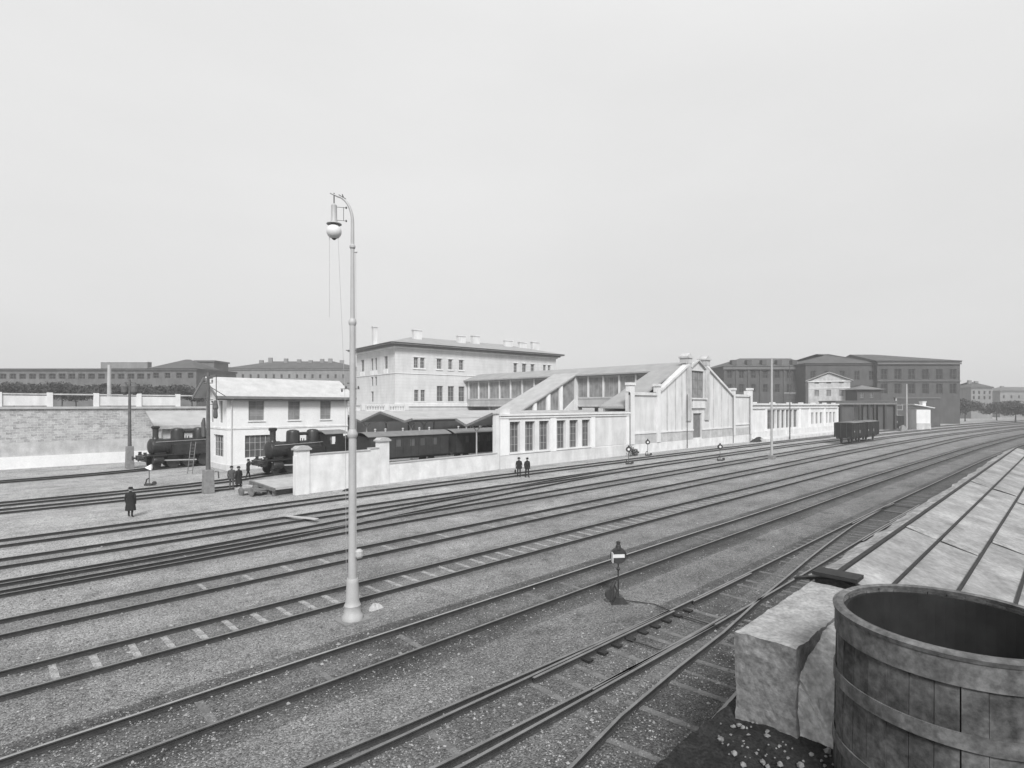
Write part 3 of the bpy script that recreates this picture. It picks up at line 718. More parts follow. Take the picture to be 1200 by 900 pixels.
# terrace with balustrade on the left of the block
te = thing('terrace', 'pale terrace wall with balustrade below the left end of the big station block', 'terrace', (cu, cv, 0), RZ)
MB().box(-9.5, -6.5, 4.3, -.5, LY + 20, 5.4).build('terrace_wall', 'panel', te); MB().box(-9.4, -6.4, 0, -.5, LY + 20, 4.29).build('shaded_lower_wall', 'bgdark', te)  # lower wall coloured dark to stand for the shade under the canopies
MB().box(-9.7, -6.7, 5.4, -.45, LY + 20, 5.6).build('floor_slab', 'plaster', te)
MB().box(-9.6, -6.5, 6.5, -9.3, LY + 20, 6.68).box(-9.3, -6.6, 6.5, -.5, -6.3, 6.68).build('handrail', 'plaster', te)
bl = MB()
for k in range(90): bl.box(-9.5, -6.4 + k * .5, 5.6, -9.38, -6.25 + k * .5, 6.5)
for k in range(18): bl.box(-9.3 + k * .5, -6.5, 5.6, -9.15 + k * .5, -6.38, 6.5)
bl.build('balusters', 'plaster', te)
for x_ in (-9.7, -5.2, -1.2): MB().box(x_, -6.75, 5.6, x_ + .7, -6.1, 6.85).build('pedestal', 'plaster', te)

# ------------------------------------------------------------------ platform canopies
def canopy(label, u0, ln, prof, posts):
    t = thing('platform_canopy', label, 'canopy', (u0, 0, 0), 0, 'platform canopies beside the coaches')
    th_ = .14
    pp = [(v, z) for v, z in prof] + [(v, z - th_) for v, z in prof[::-1]]
    b = MB(); n = len(pp)
    # build as strips so concave outlines stay valid
    for (v0, z0), (v1, z1) in zip(prof, prof[1:]):
        b.add([(0, v0, z0), (0, v1, z1), (0, v1, z1 - th_), (0, v0, z0 - th_), (ln, v0, z0), (ln, v1, z1), (ln, v1, z1 - th_), (ln, v0, z0 - th_)],
              [(0, 1, 2, 3), (4, 7, 6, 5), (0, 4, 5, 1), (3, 2, 6, 7), (0, 3, 7, 4), (1, 5, 6, 2)])
    b.build('roof', 'rooflight', t)
    f = MB()
    for (v0, z0), (v1, z1) in zip(prof, prof[1:]): f.bar((-.06, v0, z0 - .08), (-.06, v1, z1 - .08), .06, .26)
    f.build('bargeboard', 'eave', t)
    for v, zt in posts:
        u = .8
        while u < ln - 1:
            q = MB().tube([(u, v, 0), (u, v, zt - .8)], .085, 10)
            q.lathe([(.16, .0), (.12, .5), (.09, .55)], (u, v, 0), 10)
            for s in (-1, 1): q.tube([(u, v, zt - 1.0), (u, v + s * .35, zt - .55), (u, v + s * .9, zt - .22)], .05, 6)
            q.build('post', 'mast', t); u += 9
    return t
canopy('nearest butterfly-roofed canopy on slim posts, ending against the arcaded wall', 38.0, 38.5, [(41.9, 5.75), (46.1, 4.42), (47.9, 5.08)], [(45.4, 4.6)])
canopy('middle wide gabled canopy over the tracks behind the coaches', 36.0, 41, [(53.3, 5.02), (54.8, 4.72), (60.2, 5.75), (65.0, 4.5)], [(54.8, 4.7), (65, 4.5)])
canopy('farthest canopy, its gable end showing beside the tall lamp mast', 36.0, 41, [(65.1, 4.5), (70, 5.6), (75, 4.5), (80, 5.6), (85, 4.4)], [(75, 4.5)])

# ------------------------------------------------------------------ white signal house
hs_ = thing('white_house', 'white two-storey house with pale overhanging roof behind the tank engine', 'house', (18.4, 59.8, 0))
HX, HYL, EHz = 13.0, 6.8, 7.55
up = [(2.05, 3.6), (6.1, 7.4), (9.7, 10.95)]
lowh = [(1.7, 4.3), (8.6, 11.2)]
MB().wall(rect(0, HX, 0, EHz), [rect(a, b, 4.95, 7.0) for a, b in up] + [rect(a, b, 1.15, 3.45) for a, b in lowh], FRONT, 0, .4).build('front_wall', 'white', hs_)
lw = [(1.35, 2.5), (4.3, 5.3)]
MB().wall([(.4, 0), (HYL, 0), (HYL, EHz), (HYL / 2 + .2, 9.2), (.4, EHz)], [rect(a, b, 4.75, 7.0) for a, b in lw] + [rect(1.1, 4.2, 1.25, 3.5)], LEFTF(0), 0, .4).build('gable_wall', 'white', hs_)
MB().wall([(.4, 0), (HYL, 0), (HYL, EHz), (HYL / 2 + .2, 9.2), (.4, EHz)], [], RIGHTF(HX), 0, .4).build('gable_wall', 'white', hs_)
MB().box(.402, HYL - .4, 0, HX - .402, HYL, EHz).build('rear_wall', 'white', hs_)
for a, b in up: window(hs_, FRONT, a, b, 4.95, 7.0, d=.1, bars=(1, 3), gm='glassmid', fm='frame')
for a, b in lowh: window(hs_, FRONT, a, b, 1.15, 3.45, d=.15, bars=(4, 2), gm='glass', fm='framelight', t=.04)
for a, b in lw: window(hs_, LEFTF(0), a, b, 4.75, 7.0, d=.15, bars=(1, 2), gm='glassmid', fm='frame')
window(hs_, LEFTF(0), 1.1, 4.2, 1.25, 3.5, d=.15, bars=(3, 2), gm='glass', fm='framelight', t=.04)
MB().box(-.06, -.06, 4.1, HX + .02, -.002, 4.28).box(-.06, -.002, 4.1, -.002, HYL, 4.28).build('string_course', 'whitewall', hs_)
MB().box(-.08, -.08, 0, HX + .02, -.002, .55).box(-.08, -.002, 0, -.002, HYL, .55).build('plinth', 'panel', hs_)
for a, b in up: MB().box(a - .1, -.1, 4.83, b + .1, -.002, 4.93).build('sill', 'whitewall', hs_)
rf = MB()
yc = HYL / 2; 
for (ya, za, yb, zb) in ((-.75, 7.32, yc, 9.35), (yc, 9.35, HYL + .75, 7.32)):
    n_ = Vector((0, -(zb - za), yb - ya)).normalized() * .13
    rf.add([(-1.1, ya, za), (HX + .7, ya, za), (HX + .7, yb, zb), (-1.1, yb, zb), (-1.1, ya + n_.y * 0, za + .14), (HX + .7, ya, za + .14), (HX + .7, yb, zb + .14), (-1.1, yb, zb + .14)],
           [(0, 1, 2, 3), (4, 7, 6, 5), (0, 4, 5, 1), (1, 5, 6, 2), (2, 6, 7, 3), (3, 7, 4, 0)], 0)
rf.build('roof', 'roofwhite', hs_)
MB().box(-1.12, -.85, 7.18, HX + .72, -.76, 7.44).build('gutter', 'eave', hs_)
MB().box(-1.0, -.7, 7.05, HX + .6, -.08, 7.2).build('soffit', 'eave', hs_)
q = MB(); q.bar((-1.16, -.8, 7.3), (-1.16, yc, 9.35), .06, .32); q.bar((-1.16, yc, 9.35), (-1.16, HYL + .8, 7.3), .06, .32); q.build('bargeboard', 'eave', hs_)
MB().tube([(.35, -.7, 7.2), (.35, -.15, 6.7), (.35, -.12, .3)], .05, 8).build('downpipe', 'panel', hs_)

# ------------------------------------------------------------------ low shed, stone retaining wall, fence on it
rw = thing('retaining_wall', 'coursed rubble retaining wall with rendered foot at the far left', 'wall', (-22, 77, 0))
MB().box(0, 0, 2.7, 62, .8, 6.15).build('stone_face', 'stone', rw)
MB().box(0, -.08, 1.25, 38, -.002, 2.69).box(38, -.08, 0, 62, -.002, 2.69).build('rendered_band', 'plinth', rw)
MB().box(0, -.35, 0, 38, -.002, 1.24).build('white_plinth', 'white', rw)
MB().box(0, -.002, 0, 62, .8, 2.69).build('core', 'stone', rw)
MB().box(-.1, -.2, 6.15, 62.1, 1.0, 6.4).build('coping', 'concrete', rw)
pe = thing('balustrade', 'pale low balustrade with posts along the top of the rubble wall', 'balustrade', (-22, 77.3, 6.4))
for k in range(16): MB().box(k * 4, 0, 0, k * 4 + .5, .4, 1.5).build('pedestal', 'plaster', pe)
b = MB()
for k in range(15):
    if k % 3 != 1: b.box(k * 4 + .5, .12, .1, k * 4 + 4, .3, 1.15)
b.build('panel', 'panel', pe)
MB().box(0, .05, 1.25, 60.5, .35, 1.4).build('handrail', 'plinth', pe)
emb = MB()
emb.prism([(78, 0), (78, 6.1), (150, 6.1), (150, 0)], lambda v, z: (-150, v, z), lambda v, z: (41, v, z))
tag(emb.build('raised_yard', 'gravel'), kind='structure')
ls = thing('low_shed', 'low shed with smooth pale roof against the rubble wall behind the far left engine', 'shed', (15.4, 72.8, 0))
MB().box(.3, .3, 0, 14, 4.0, 4.0).build('shed_wall', 'panel', ls)
MB().prism([(-.2, 4.1), (4.15, 5.75), (4.15, 5.9), (-.2, 4.25)], lambda y_, z: (-.6, y_, z), lambda y_, z: (14.3, y_, z)).build('roof', 'rooflight', ls)
MB().box(-.3, .0, 0, .1, .35, 4.0).build('pier', 'plaster', ls)
MB().box(-.62, -.3, 3.85, 14.3, -.2, 4.25).build('fascia', 'plinth', ls)
# white posts / crate beyond

# ------------------------------------------------------------------ locomotives (front faces -X)
def locomotive(label, loc, rz=0, tender=True, group=None):
    t = thing('steam_locomotive', label, 'locomotive', loc, rz, group)
    MB().lathe([(.72, 0), (.80, .06), (.82, .1), (.82, 1.15), (.76, 1.18), (.76, 5.2)], (.6, 0, 2.18), 28, 'x').build('boiler', 'loco', t, smooth=True)
    sb_ = MB().lathe([(.05, -.14), (.60, -.08), (.68, -.02), (.68, .04)], (.6, 0, 2.18), 24, 'x'); sb_.bar((.58, -.3, 2.15), (.58, .3, 2.15), .05)
    sb_.build('smokebox_door', 'loco', t, smooth=True)
    MB().box(.9, -.55, 1.05, 1.9, .55, 1.6).build('saddle', 'loco', t)
    MB().lathe([(.44, 2.78), (.30, 3.0), (.26, 3.2), (.27, 3.95), (.38, 4.05), (.39, 4.2), (.31, 4.28), (.2, 4.28)], (1.12, 0, 0), 20).build('chimney', 'loco', t, smooth=True)
    MB().lathe([(.64, 2.6), (.62, 3.75), (.55, 3.93), (.3, 4.03), (.02, 4.05)], (3.15, 0, 0), 22).build('dome', 'loco', t, smooth=True)
    MB().lathe([(.62, 2.6), (.60, 3.75), (.52, 3.93), (.3, 4.03), (.02, 4.05)], (5.25, 0, 0), 22).build('dome', 'loco', t, smooth=True)
    MB().tube([(3.3, 0, 3.62), (4.7, 0, 3.62)], .16, 12).build('linking_pipe', 'loco', t, smooth=True)
    MB().tube([(3.9, -.2, 2.8), (3.9, -.25, 3.2)], .05, 6).tube([(4.15, -.2, 2.8), (4.15, -.25, 3.15)], .05, 6).build('safety_valve', 'dark', t)
    MB().tube([(.9, -.78, 2.65), (5.9, -.78, 2.75)], .025, 6).build('handrail', 'mast', t)
    MB().box(-.05, -1.35, 1.28, 6.4, 1.35, 1.36).build('running_board', 'loco', t)
    MB().box(-.28, -1.3, .78, -.05, 1.3, 1.27).build('buffer_beam', 'loco', t)
    for y in (-.87, .87): MB().tube([(-.28, y, 1.03), (-.62, y, 1.03)], .09, 10).lathe([(.22, -.68), (.22, -.62)], (0, y, 1.03), 16, 'x').build('buffer', 'dark', t)
    MB().tube([(-.3, 0, 1.0), (-.55, 0, .9)], .05, 6).build('coupling_hook', 'dark', t)
    for y in (-.75, .75):
        h = MB().box(-.15, y - .12, 1.37, .08, y + .12, 1.66).lathe([(.1, -.2), (.1, -.15)], (0, y, 1.52), 12, 'x').build('headlamp', 'dark', t)
        MB().lathe([(.08, -.215), (.08, -.205)], (0, y, 1.52), 12, 'x').build('lens', 'whitepaint', h)
    for s in (-1, 1):
        MB().lathe([(.3, 0), (.33, .04), (.33, .86), (.3, .9)], (.55, s * 1.12, .82), 16, 'x').build('cylinder', 'loco', t, smooth=True)
        MB().bar((1.4, s * 1.14, .80), (4.6, s * 1.14, .66), .06, .12).build('connecting_rod', 'mast', t)
    for x, r in ((.95, .42), (2.5, .62), (4.0, .62), (5.5, .62)):
        for s in (-1, 1):
            w = MB(); w.lathe([(r + .03, -.03), (r + .03, 0), (r, .02), (r, .12), (r - .1, .12), (r - .1, .02)], (x, s * .76 - .05, r), 26, 'y')
            w.lathe([(.12, -.04), (.12, .16)], (x, s * .76 - .05, r), 12, 'y')
            for k in range(10):
                a = 2 * PI * k / 10; w.bar((x, s * .76 + .01, r), (x + (r - .08) * math.cos(a), s * .76 + .01, r + (r - .08) * math.sin(a)), .05)
            w.build('wheel', 'dark', t)
    MB().box(1.6, -.35, .62, 6.2, .35, 1.27).build('frame', 'dark', t)
    c = MB().wall([(5.95, 1.3), (8.2, 1.3), (8.2, 2.2), (7.8, 3.5), (5.95, 3.5)], [[(6.3, 2.5), (6.95, 2.5), (6.95, 3.25), (6.3, 3.25)]], lambda a, d, z: (a, -1.4 + d, z), 0, .06)
    c.wall([(5.95, 1.3), (8.2, 1.3), (8.2, 2.2), (7.8, 3.5), (5.95, 3.5)], [[(6.3, 2.5), (6.95, 2.5), (6.95, 3.25), (6.3, 3.25)]], lambda a, d, z: (a, 1.4 - d, z), 0, .06)
    c.box(5.9, -1.34, 1.3, 5.96, 1.34, 3.5)
    c.build('cab', 'loco', t)
    MB().prism([(-1.5, 3.5), (-.9, 3.72), (0, 3.82), (.9, 3.72), (1.5, 3.5), (1.5, 3.56), (.9, 3.79), (0, 3.89), (-.9, 3.79), (-1.5, 3.56)], lambda y, z: (5.7, y, z), lambda y, z: (8.4, y, z)).build('cab_roof', 'coachroof', t)
    for s in (-1, 1):
        MB().box(2.3, s * 1.0 - .32, 1.37, 5.8, s * 1.0 + .32, 2.35).build('side_tank', 'loco', t)
    if tender:
        MB().box(8.7, -1.38, 1.15, 13.2, 1.38, 2.5).box(8.8, -1.2, 2.5, 12.4, 1.2, 2.95).build('tender_body', 'loco', t)
        MB().add([(9, -1, 2.95), (12.2, -1, 2.95), (12.2, 1, 2.95), (9, 1, 2.95), (10, -.3, 3.3), (11.4, -.2, 3.25), (11.2, .5, 3.2), (9.9, .4, 3.35)], [(0, 1, 5, 4), (1, 2, 6, 5), (2, 3, 7, 6), (3, 0, 4, 7), (4, 5, 6, 7)]).build('coal', 'tar', t)
        MB().box(8.8, -.9, .7, 13.1, .9, 1.15).build('tender_frame', 'dark', t)
        for x in (9.6, 11, 12.4):
            for s in (-1, 1): MB().lathe([(.5, 0), (.5, .12)], (x, s * .78 - .06, .5), 20, 'y').build('wheel', 'dark', t)
    return t
RZL = math.atan2(54.25 - 53.1, 24 - 19.6)
L1 = locomotive('steam engine with tall capped chimney and two linked domes, in front of the white house', (19.35, 53.35, .13), .12)
L2 = locomotive('steam engine at the far left, half hidden behind the white house, near the low shed', (12.6, 66.6, .13), .10)

# ------------------------------------------------------------------ coaches
def coach(label, u0, v, ln=9.6, wins=((1.3, 1.9), (2.9, 3.6), (4.6, 5.3), (5.9, 6.6), (7.5, 8.2))):
    t = thing('passenger_coach', label, 'coach', (u0, v, .14), 0, 'old passenger coaches under the canopies')
    fr = lambda a, d, z: (a, -1.45 + d, z)
    MB().wall(rect(0, ln, 1.05, 3.25), [rect(a, b, 2.1, 2.9) for a, b in wins], fr, 0, .06).wall(rect(0, ln, 1.05, 3.25), [], lambda a, d, z: (a, 1.45 - d, z), 0, .06) \
        .box(0, -1.39, 1.05, .06, 1.39, 3.25).box(ln - .06, -1.39, 1.05, ln, 1.39, 3.25).box(.06, -1.39, 1.05, ln - .06, 1.39, 1.12).build('body', 'coach', t)
    for a, b in wins:
        w = MB().box(a, -1.44, 2.1, a + .05, -1.39, 2.9).box(b - .05, -1.44, 2.1, b, -1.39, 2.9).box(a + .05, -1.44, 2.1, b - .05, -1.39, 2.14).build('window', 'coach', t)
        MB().add([(a, -1.40, 2.1), (b, -1.40, 2.1), (b, -1.40, 2.9), (a, -1.40, 2.9)], [(0, 1, 2, 3)]).build('pane', 'glass', w)
    for x in [k * .95 for k in range(1, 10)]: MB().box(x, -1.475, 1.1, x + .05, -1.452, 3.2).build('body_rib', 'coach', t)
    arc = [(y, 3.27 + .42 * math.cos(y / 1.62 * PI / 2)) for y in [(-1.6 + 3.2 * k / 12) for k in range(13)]]
    MB().prism(arc + [(y, z - .06) for y, z in arc[::-1]], lambda y, z: (-.35, y, z), lambda y, z: (ln + .3, y, z)).build('roof', 'coachroof', t)
    for x in (1.2, 2.4, 4.5, 6.6, 7.9): MB().tube([(x, -.3, 3.6), (x, -.3, 3.9)], .09, 8).lathe([(.15, 3.9), (.06, 4.0)], (x, -.3, 0), 8).build('roof_ventilator', 'mast', t)
    MB().box(.1, -1.2, .85, ln - .1, 1.2, 1.05).build('underframe', 'dark', t)
    MB().box(.3, -1.62, .5, ln - .3, -1.35, .56).build('footboard', 'dark', t)
    for x in (1.9, ln - 1.9):
        for s in (-1, 1): MB().lathe([(.47, 0), (.47, .12)], (x, s * .78 - .06, .47), 20, 'y').build('wheel', 'dark', t)
    for x, d in ((0, -.5), (ln, .5)):
        for y in (-.87, .87): MB().tube([(x, y, .98), (x + d * .9, y, .98)], .08, 8).lathe([(.2, 0), (.2, .05)], (x + d, y, .98), 14, 'x').build('buffer', 'dark', t)
    return t
coach('dark passenger coach with grey arched roof, nearer the steam engine', 28.3, 50.7, 9.7)
coach('dark passenger coach under the canopy, its far end hidden by the arcaded wall', 39.1, 50.7, 10.2)

# ------------------------------------------------------------------ goods wagons
def wagon(label, loc, ln=7.3, h=3.45, group='goods wagons on the third track', rz=0):
    t = thing('goods_wagon', label, 'goods wagon', loc, rz, group)
    MB().box(0, -1.42, 1.1, ln, 1.42, h).build('body', 'wagon', t)
    r = MB(); r.prism([(-1.52, h + .002), (-.8, h + .17), (0, h + .22), (.8, h + .17), (1.52, h + .002)], lambda y, z: (-.08, y, z), lambda y, z: (ln + .08, y, z)); r.build('roof', 'roofdark', t)
    for s in (-1, 1):
        for k in range(9):
            x = .02 + k * (ln - .14) / 8; MB().box(x, s * 1.46 - .038, 1.0, x + .1, s * 1.46 + .038, h - .02).build('side_rib', 'dark', t)
        MB().box(ln / 2 - .85, s * 1.48 - .055, 1.15, ln / 2 + .85, s * 1.48 + .055, h - .15).build('sliding_door', 'wagon', t)
        if s < 0:
            MB().box(ln / 2 - .35, -1.55, 1.7, ln / 2 - .1, -1.54, 2.2).build('chalk_label', 'concrete', t)
            MB().box(.5, -1.44, 1.9, .8, -1.425, 2.15).build('chalk_label', 'concrete', t)
    for y in (-1.3, -.45, .4, 1.2): MB().box(-.07, y, 1.1, -.002, y + .1, h - .05).build('end_rib', 'dark', t)
    MB().box(.05, -1.1, .85, ln - .05, 1.1, 1.1).build('underframe', 'dark', t)
    for x in (1.5, ln - 1.5):
        for s in (-1, 1):
            MB().lathe([(.49, -.02), (.49, .02), (.46, .03), (.46, .12), (.36, .12), (.36, .04)], (x, s * .78 - .06, .48), 20, 'y').lathe([(.1, -.05), (.1, .15)], (x, s * .78 - .06, .48), 10, 'y').build('wheel', 'dark', t)
            MB().bar((x - .45, s * 1.02, .86), (x, s * 1.02, .68), .08, .07).bar((x, s * 1.02, .68), (x + .45, s * 1.02, .86), .08, .07).build('leaf_spring', 'dark', t)
    for x, d in ((0, -.5), (ln, .5)):
        for y in (-.87, .87): MB().tube([(x, y, 1.0), (x + d * .9, y, 1.0)], .08, 8).lathe([(.2, 0), (.2, .05)], (x + d, y, 1.0), 14, 'x').build('buffer', 'dark', t)
    return t
wagon('covered goods wagon showing its plain end wall, nearer of the coupled pair', (104.0, 27.45, .14), 7.3)
wagon('covered goods wagon coupled behind the nearer one of the pair', (112.6, 27.40, .14), 7.8)
wg = wagon('lone dark goods wagon by the open shed with the slim posts, beyond the coupled pair', (*fpos(1037, 150), .1), 6.5, 3.6, None, FROT + .5)

# ------------------------------------------------------------------ tall arc-lamp mast
lm = thing('arc_lamp_mast', 'tall pale iron lamp mast with curved arm and opal globe, between the near tracks', 'street lamp', (8.3, 15.5, 0))
MB().box(-.42, -.36, 0, .45, .36, .05).build('footing_slab', 'mastbox', lm)
MB().lathe([(.31, .05), (.31, .16), (.25, .24), (.235, .42), (.25, .47), (.225, .52), (.20, .6), (.178, 1.15), (.178, 1.22), (.155, 1.28)], (0, 0, 0), 28).build('base', 'mast', lm, smooth=True)
MB().lathe([(.128, 1.28), (.118, 2.5), (.112, 5.6)], n=24).build('lower_tube', 'mast', lm, smooth=True)
MB().lathe([(.128, 5.55), (.155, 5.62), (.155, 5.68), (.10, 5.8)], n=24).build('collar', 'mast', lm, smooth=True)
MB().lathe([(.092, 5.75), (.085, 9.0)], n=20).build('middle_tube', 'mast', lm, smooth=True)
MB().lathe([(.088, 8.95), (.118, 9.02), (.118, 9.08), (.08, 9.16)], n=20).build('collar', 'mast', lm, smooth=True)
A = Vector((-SI, CO, 0))
pts = [Vector((0, 0, 9.1)), Vector((0, 0, 11.2)), Vector((0, 0, 12.1))]
for k in range(1, 10):
    a = k / 9 * math.radians(84)
    pts.append(Vector((0, 0, 12.1)) + A * (.50 * (1 - math.cos(a))) + Vector((0, 0, .78 * math.sin(a))))
pts.append(Vector((0, 0, 12.98)) + A * .68)
rr = [.066, .056, .05] + [.045 - .002 * k for k in range(9)] + [.022]
MB().tube(pts, rr, 14).build('curved_arm', 'mast', lm, smooth=True)
MB().lathe([(.062, 11.28), (.088, 11.32), (.088, 11.37), (.06, 11.42)], n=16).tube([(0, 0, 11.2), tuple(-A * .14 + Vector((0, 0, 11.18)))], .025, 6).build('collar', 'mast', lm)
lc = A * .56
q = MB(); q.bar(A * .2 + Vector((0, 0, 12.80)), A * .42 + Vector((0, 0, 12.93)), .02); q.bar(A * .28 + Vector((-.07, -.07, 12.9)), A * .3 + Vector((.09, .09, 12.86)), .02)
q.build('arm_brace', 'mastdark', lm)
lp = MB().tube([lc + Vector((0, 0, 12.98)), lc + Vector((0, 0, 12.62))], .018, 6).build('suspension_rod', 'mastdark', lm)
MB().lathe([(.03, 12.66), (.085, 12.60), (.09, 12.15), (.105, 12.12), (.105, 12.07)], lc, 20).build('lamp_housing', 'mast', lm, smooth=True)
MB().lathe([(.06, 12.12), (.22, 12.05), (.225, 12.03), (.06, 12.06)], lc, 28).build('reflector', 'mast', lm, smooth=True)
zc = 11.81
MB().lathe([(max(.002, .225 * math.sin(k / 16 * PI)), zc - .225 * math.cos(k / 16 * PI) - (.02 if k == 0 else 0)) for k in range(17)], lc, 28).build('globe', 'globe', lm, smooth=True)
MB().lathe([(.002, 11.545), (.05, 11.57), (.075, 11.61)], lc, 14).build('globe_tip', 'mastdark', lm)
b = MB()
for z in (12.56, 12.16): b.bar(lc + Vector((0, 0, z)), lc - A * .36 + Vector((0, 0, z - .03)), .012)
b.bar(lc - A * .29 + Vector((0, 0, 12.55)), lc - A * .29 + Vector((0, 0, 12.14)), .012)
for z in (12.53, 12.13): b.lathe([(.02, z - .03), (.03, z), (.02, z + .03)], lc - A * .37, 8)
b.build('insulator_bracket', 'mastdark', lm)
for dx, zb in ((-.14, 9.2), (.12, 1.4)):
    MB().tube([lc + A * dx * -1 + Vector((0, 0, 11.7)), lc + A * (-dx + (-.22 if zb < 2 else 0)) + Vector((0, 0, (11.7 + zb) / 2)), (lc if zb > 2 else A * .19) + A * (-dx if zb > 2 else 0) + Vector((0, 0, zb))], .006, 5).build('hoist_wire', 'mast', lm)
MB().tube([-A * .12 + Vector((0, 0, 1.5)), -A * .1 + Vector((0, 0, 11.2))], .008, 5).build('cable', 'mast', lm)
MB().lathe([(.09, 1.9), (.12, 1.96), (.12, 2.1), (.06, 2.16)], -A * .2, 12).build('winch_box', 'concrete', lm)
q = MB()
q.bar((0, 0, 7.2), A * .16 + Vector((0, 0, 7.2)), .04); q.bar(-A * .28 + Vector((0, 0, 8.2)), A * .2 + Vector((0, 0, 8.2)), .02)
q.build('cross_bracket', 'mastdark', lm)
q = MB()
for k, (d, z) in enumerate(((.2, 7.08), (.32, 6.98), (-.18, 7.08))): q.lathe([(.015, z - .05), (.03, z), (.015, z + .04)], A * d, 8)
q.bar(-A * .22 + Vector((0, 0, 7.03)), A * .36 + Vector((0, 0, 7.03)), .02)
q.build('insulator', 'mastdark', lm)

# ------------------------------------------------------------------ other masts
def mast(label, x, y, h, box=True, extras=True, r=.1, m='mastdark', base_h=1.75):
    t = thing('mast', label, 'mast', (x, y, 0))
    if box:
        MB().prism([(-.36, 0), (.36, 0), (.30, base_h), (-.30, base_h)], lambda a, z: (a, -.36, z), lambda a, z: (a, .36, z)).build('footing', 'mastbox', t, bevel=.03)
    MB().lathe([(r * 1.15, base_h if box else 0), (r, h * .5), (r * .7, h)], n=12).build('pole', m, t)
    return t
m1 = mast('dark iron mast on a block footing with hanging gear, left of the white house', 12.7, 45.5, 9.0, r=.14)
b = MB(); Rg = Vector((SI, -CO, 0))
b.bar((0, 0, 8.6), Rg * .65 + Vector((0, 0, 8.75)), .09, .16); b.bar(Rg * .6 + Vector((0, 0, 8.8)), Rg * .6 + Vector((0, 0, 5.6)), .05); b.bar(Rg * .02 + Vector((0, 0, 6.6)), Rg * .6 + Vector((0, 0, 6.6)), .05)
b.bar((0, 0, 8.0), Rg * 1.3 + Vector((0, 0, 7.2)), .05)
b.build('bracket', 'mastdark', m1)
MB().lathe([(.1, 5.55), (.16, 5.7), (.13, 6.2), (.2, 6.35), (.1, 6.9)], Rg * .55, 12).build('hanging_gear', 'mastdark', m1)
b = MB()
for z in (8.5, 8.15, 6.9): b.bar(-Rg * .3 + Vector((0, 0, z)), Rg * .35 + Vector((0, 0, z + .05)), .06)
for d in (-.28, .3):
    for z in (8.6, 8.25): b.lathe([(.03, z), (.07, z + .08), (.03, z + .2)], Rg * d, 8)
b.build('crossarm', 'mastdark', m1)
MB().tube([-Rg * .32 + Vector((0, 0, 4.2)), -Rg * .36 + Vector((0, 0, 5.2)), -Rg * .3 + Vector((0, 0, 5.6))], [.14, .16, .08], 8).build('cable_coil', 'mastdark', m1)
MB().tube([Rg * .5 + Vector((0, 0, 1.6)), Rg * .75 + Vector((0, 0, 1.6)), Rg * .78 + Vector((0, 0, 1.1))], .05, 6).build('cable_bend', 'mastdark', m1)
m2 = mast('dark lamp mast on a block footing in front of the rubble wall', 11.9, 69.0, 9.2, r=.15, base_h=2.3)
b = MB()
for d in (-.5, .5): b.lathe([(.15, 7.6), (.34, 7.9), (.36, 8.5), (.1, 8.9)], Rg * d, 12)
b.bar(-Rg * .5 + Vector((0, 0, 8.9)), Rg * .5 + Vector((0, 0, 8.9)), .06)
b.build('lamp_pair', 'mastdark', m2)
MB().bar(-Rg * .6 + Vector((0, 0, 6.1)), Rg * .6 + Vector((0, 0, 6.1)), .07).build('crossarm', 'mastdark', m2)
mast('plain pale post standing on the rubble wall at the far left', 11.6, 78.6, 11.2, box=False, r=.24, m='mast').location.z = 0
m4 = mast('slender pale pole standing between the far tracks', 69.3, 26.1, 12.3, box=True, r=.13, m='mast', base_h=.5)
m5 = mast('slender dark pole with cross arms in front of the far arcaded wall', 112, 38.8, 15.0, box=False, r=.1)
MB().bar((0, 0, 8.9), Rg * -1.1 + Vector((0, 0, 8.9)), .1).bar((0, 0, 8.9), Rg * 1.1 + Vector((0, 0, 8.9)), .1).build('crossarm', 'mast', m5)
for xp, yt, lab in ((1050, 467, 'pale post left of the gate frame near the white hut'), (1062.5, 450, 'taller slim pale post nearer the white hut')):
    D = 152; p = fpos(xp, D); m = mast(lab, p[0], p[1], CAM_H + (HY - yt) * D / F_PX, box=False, r=.28 if xp < 1055 else .2, m='mast')
MB().bar((0, 0, 6.6), Rg * 1.8 + Vector((0, 0, 6.6)), .12).bar((0, 0, 5.3), Rg * 1.8 + Vector((0, 0, 5.3)), .12).bar(Rg * 1.8 + Vector((0, 0, 5.2)), Rg * 1.8 + Vector((0, 0, 6.7)), .12).build('gate_frame', 'mast', bpy.data.objects['mast.005'])

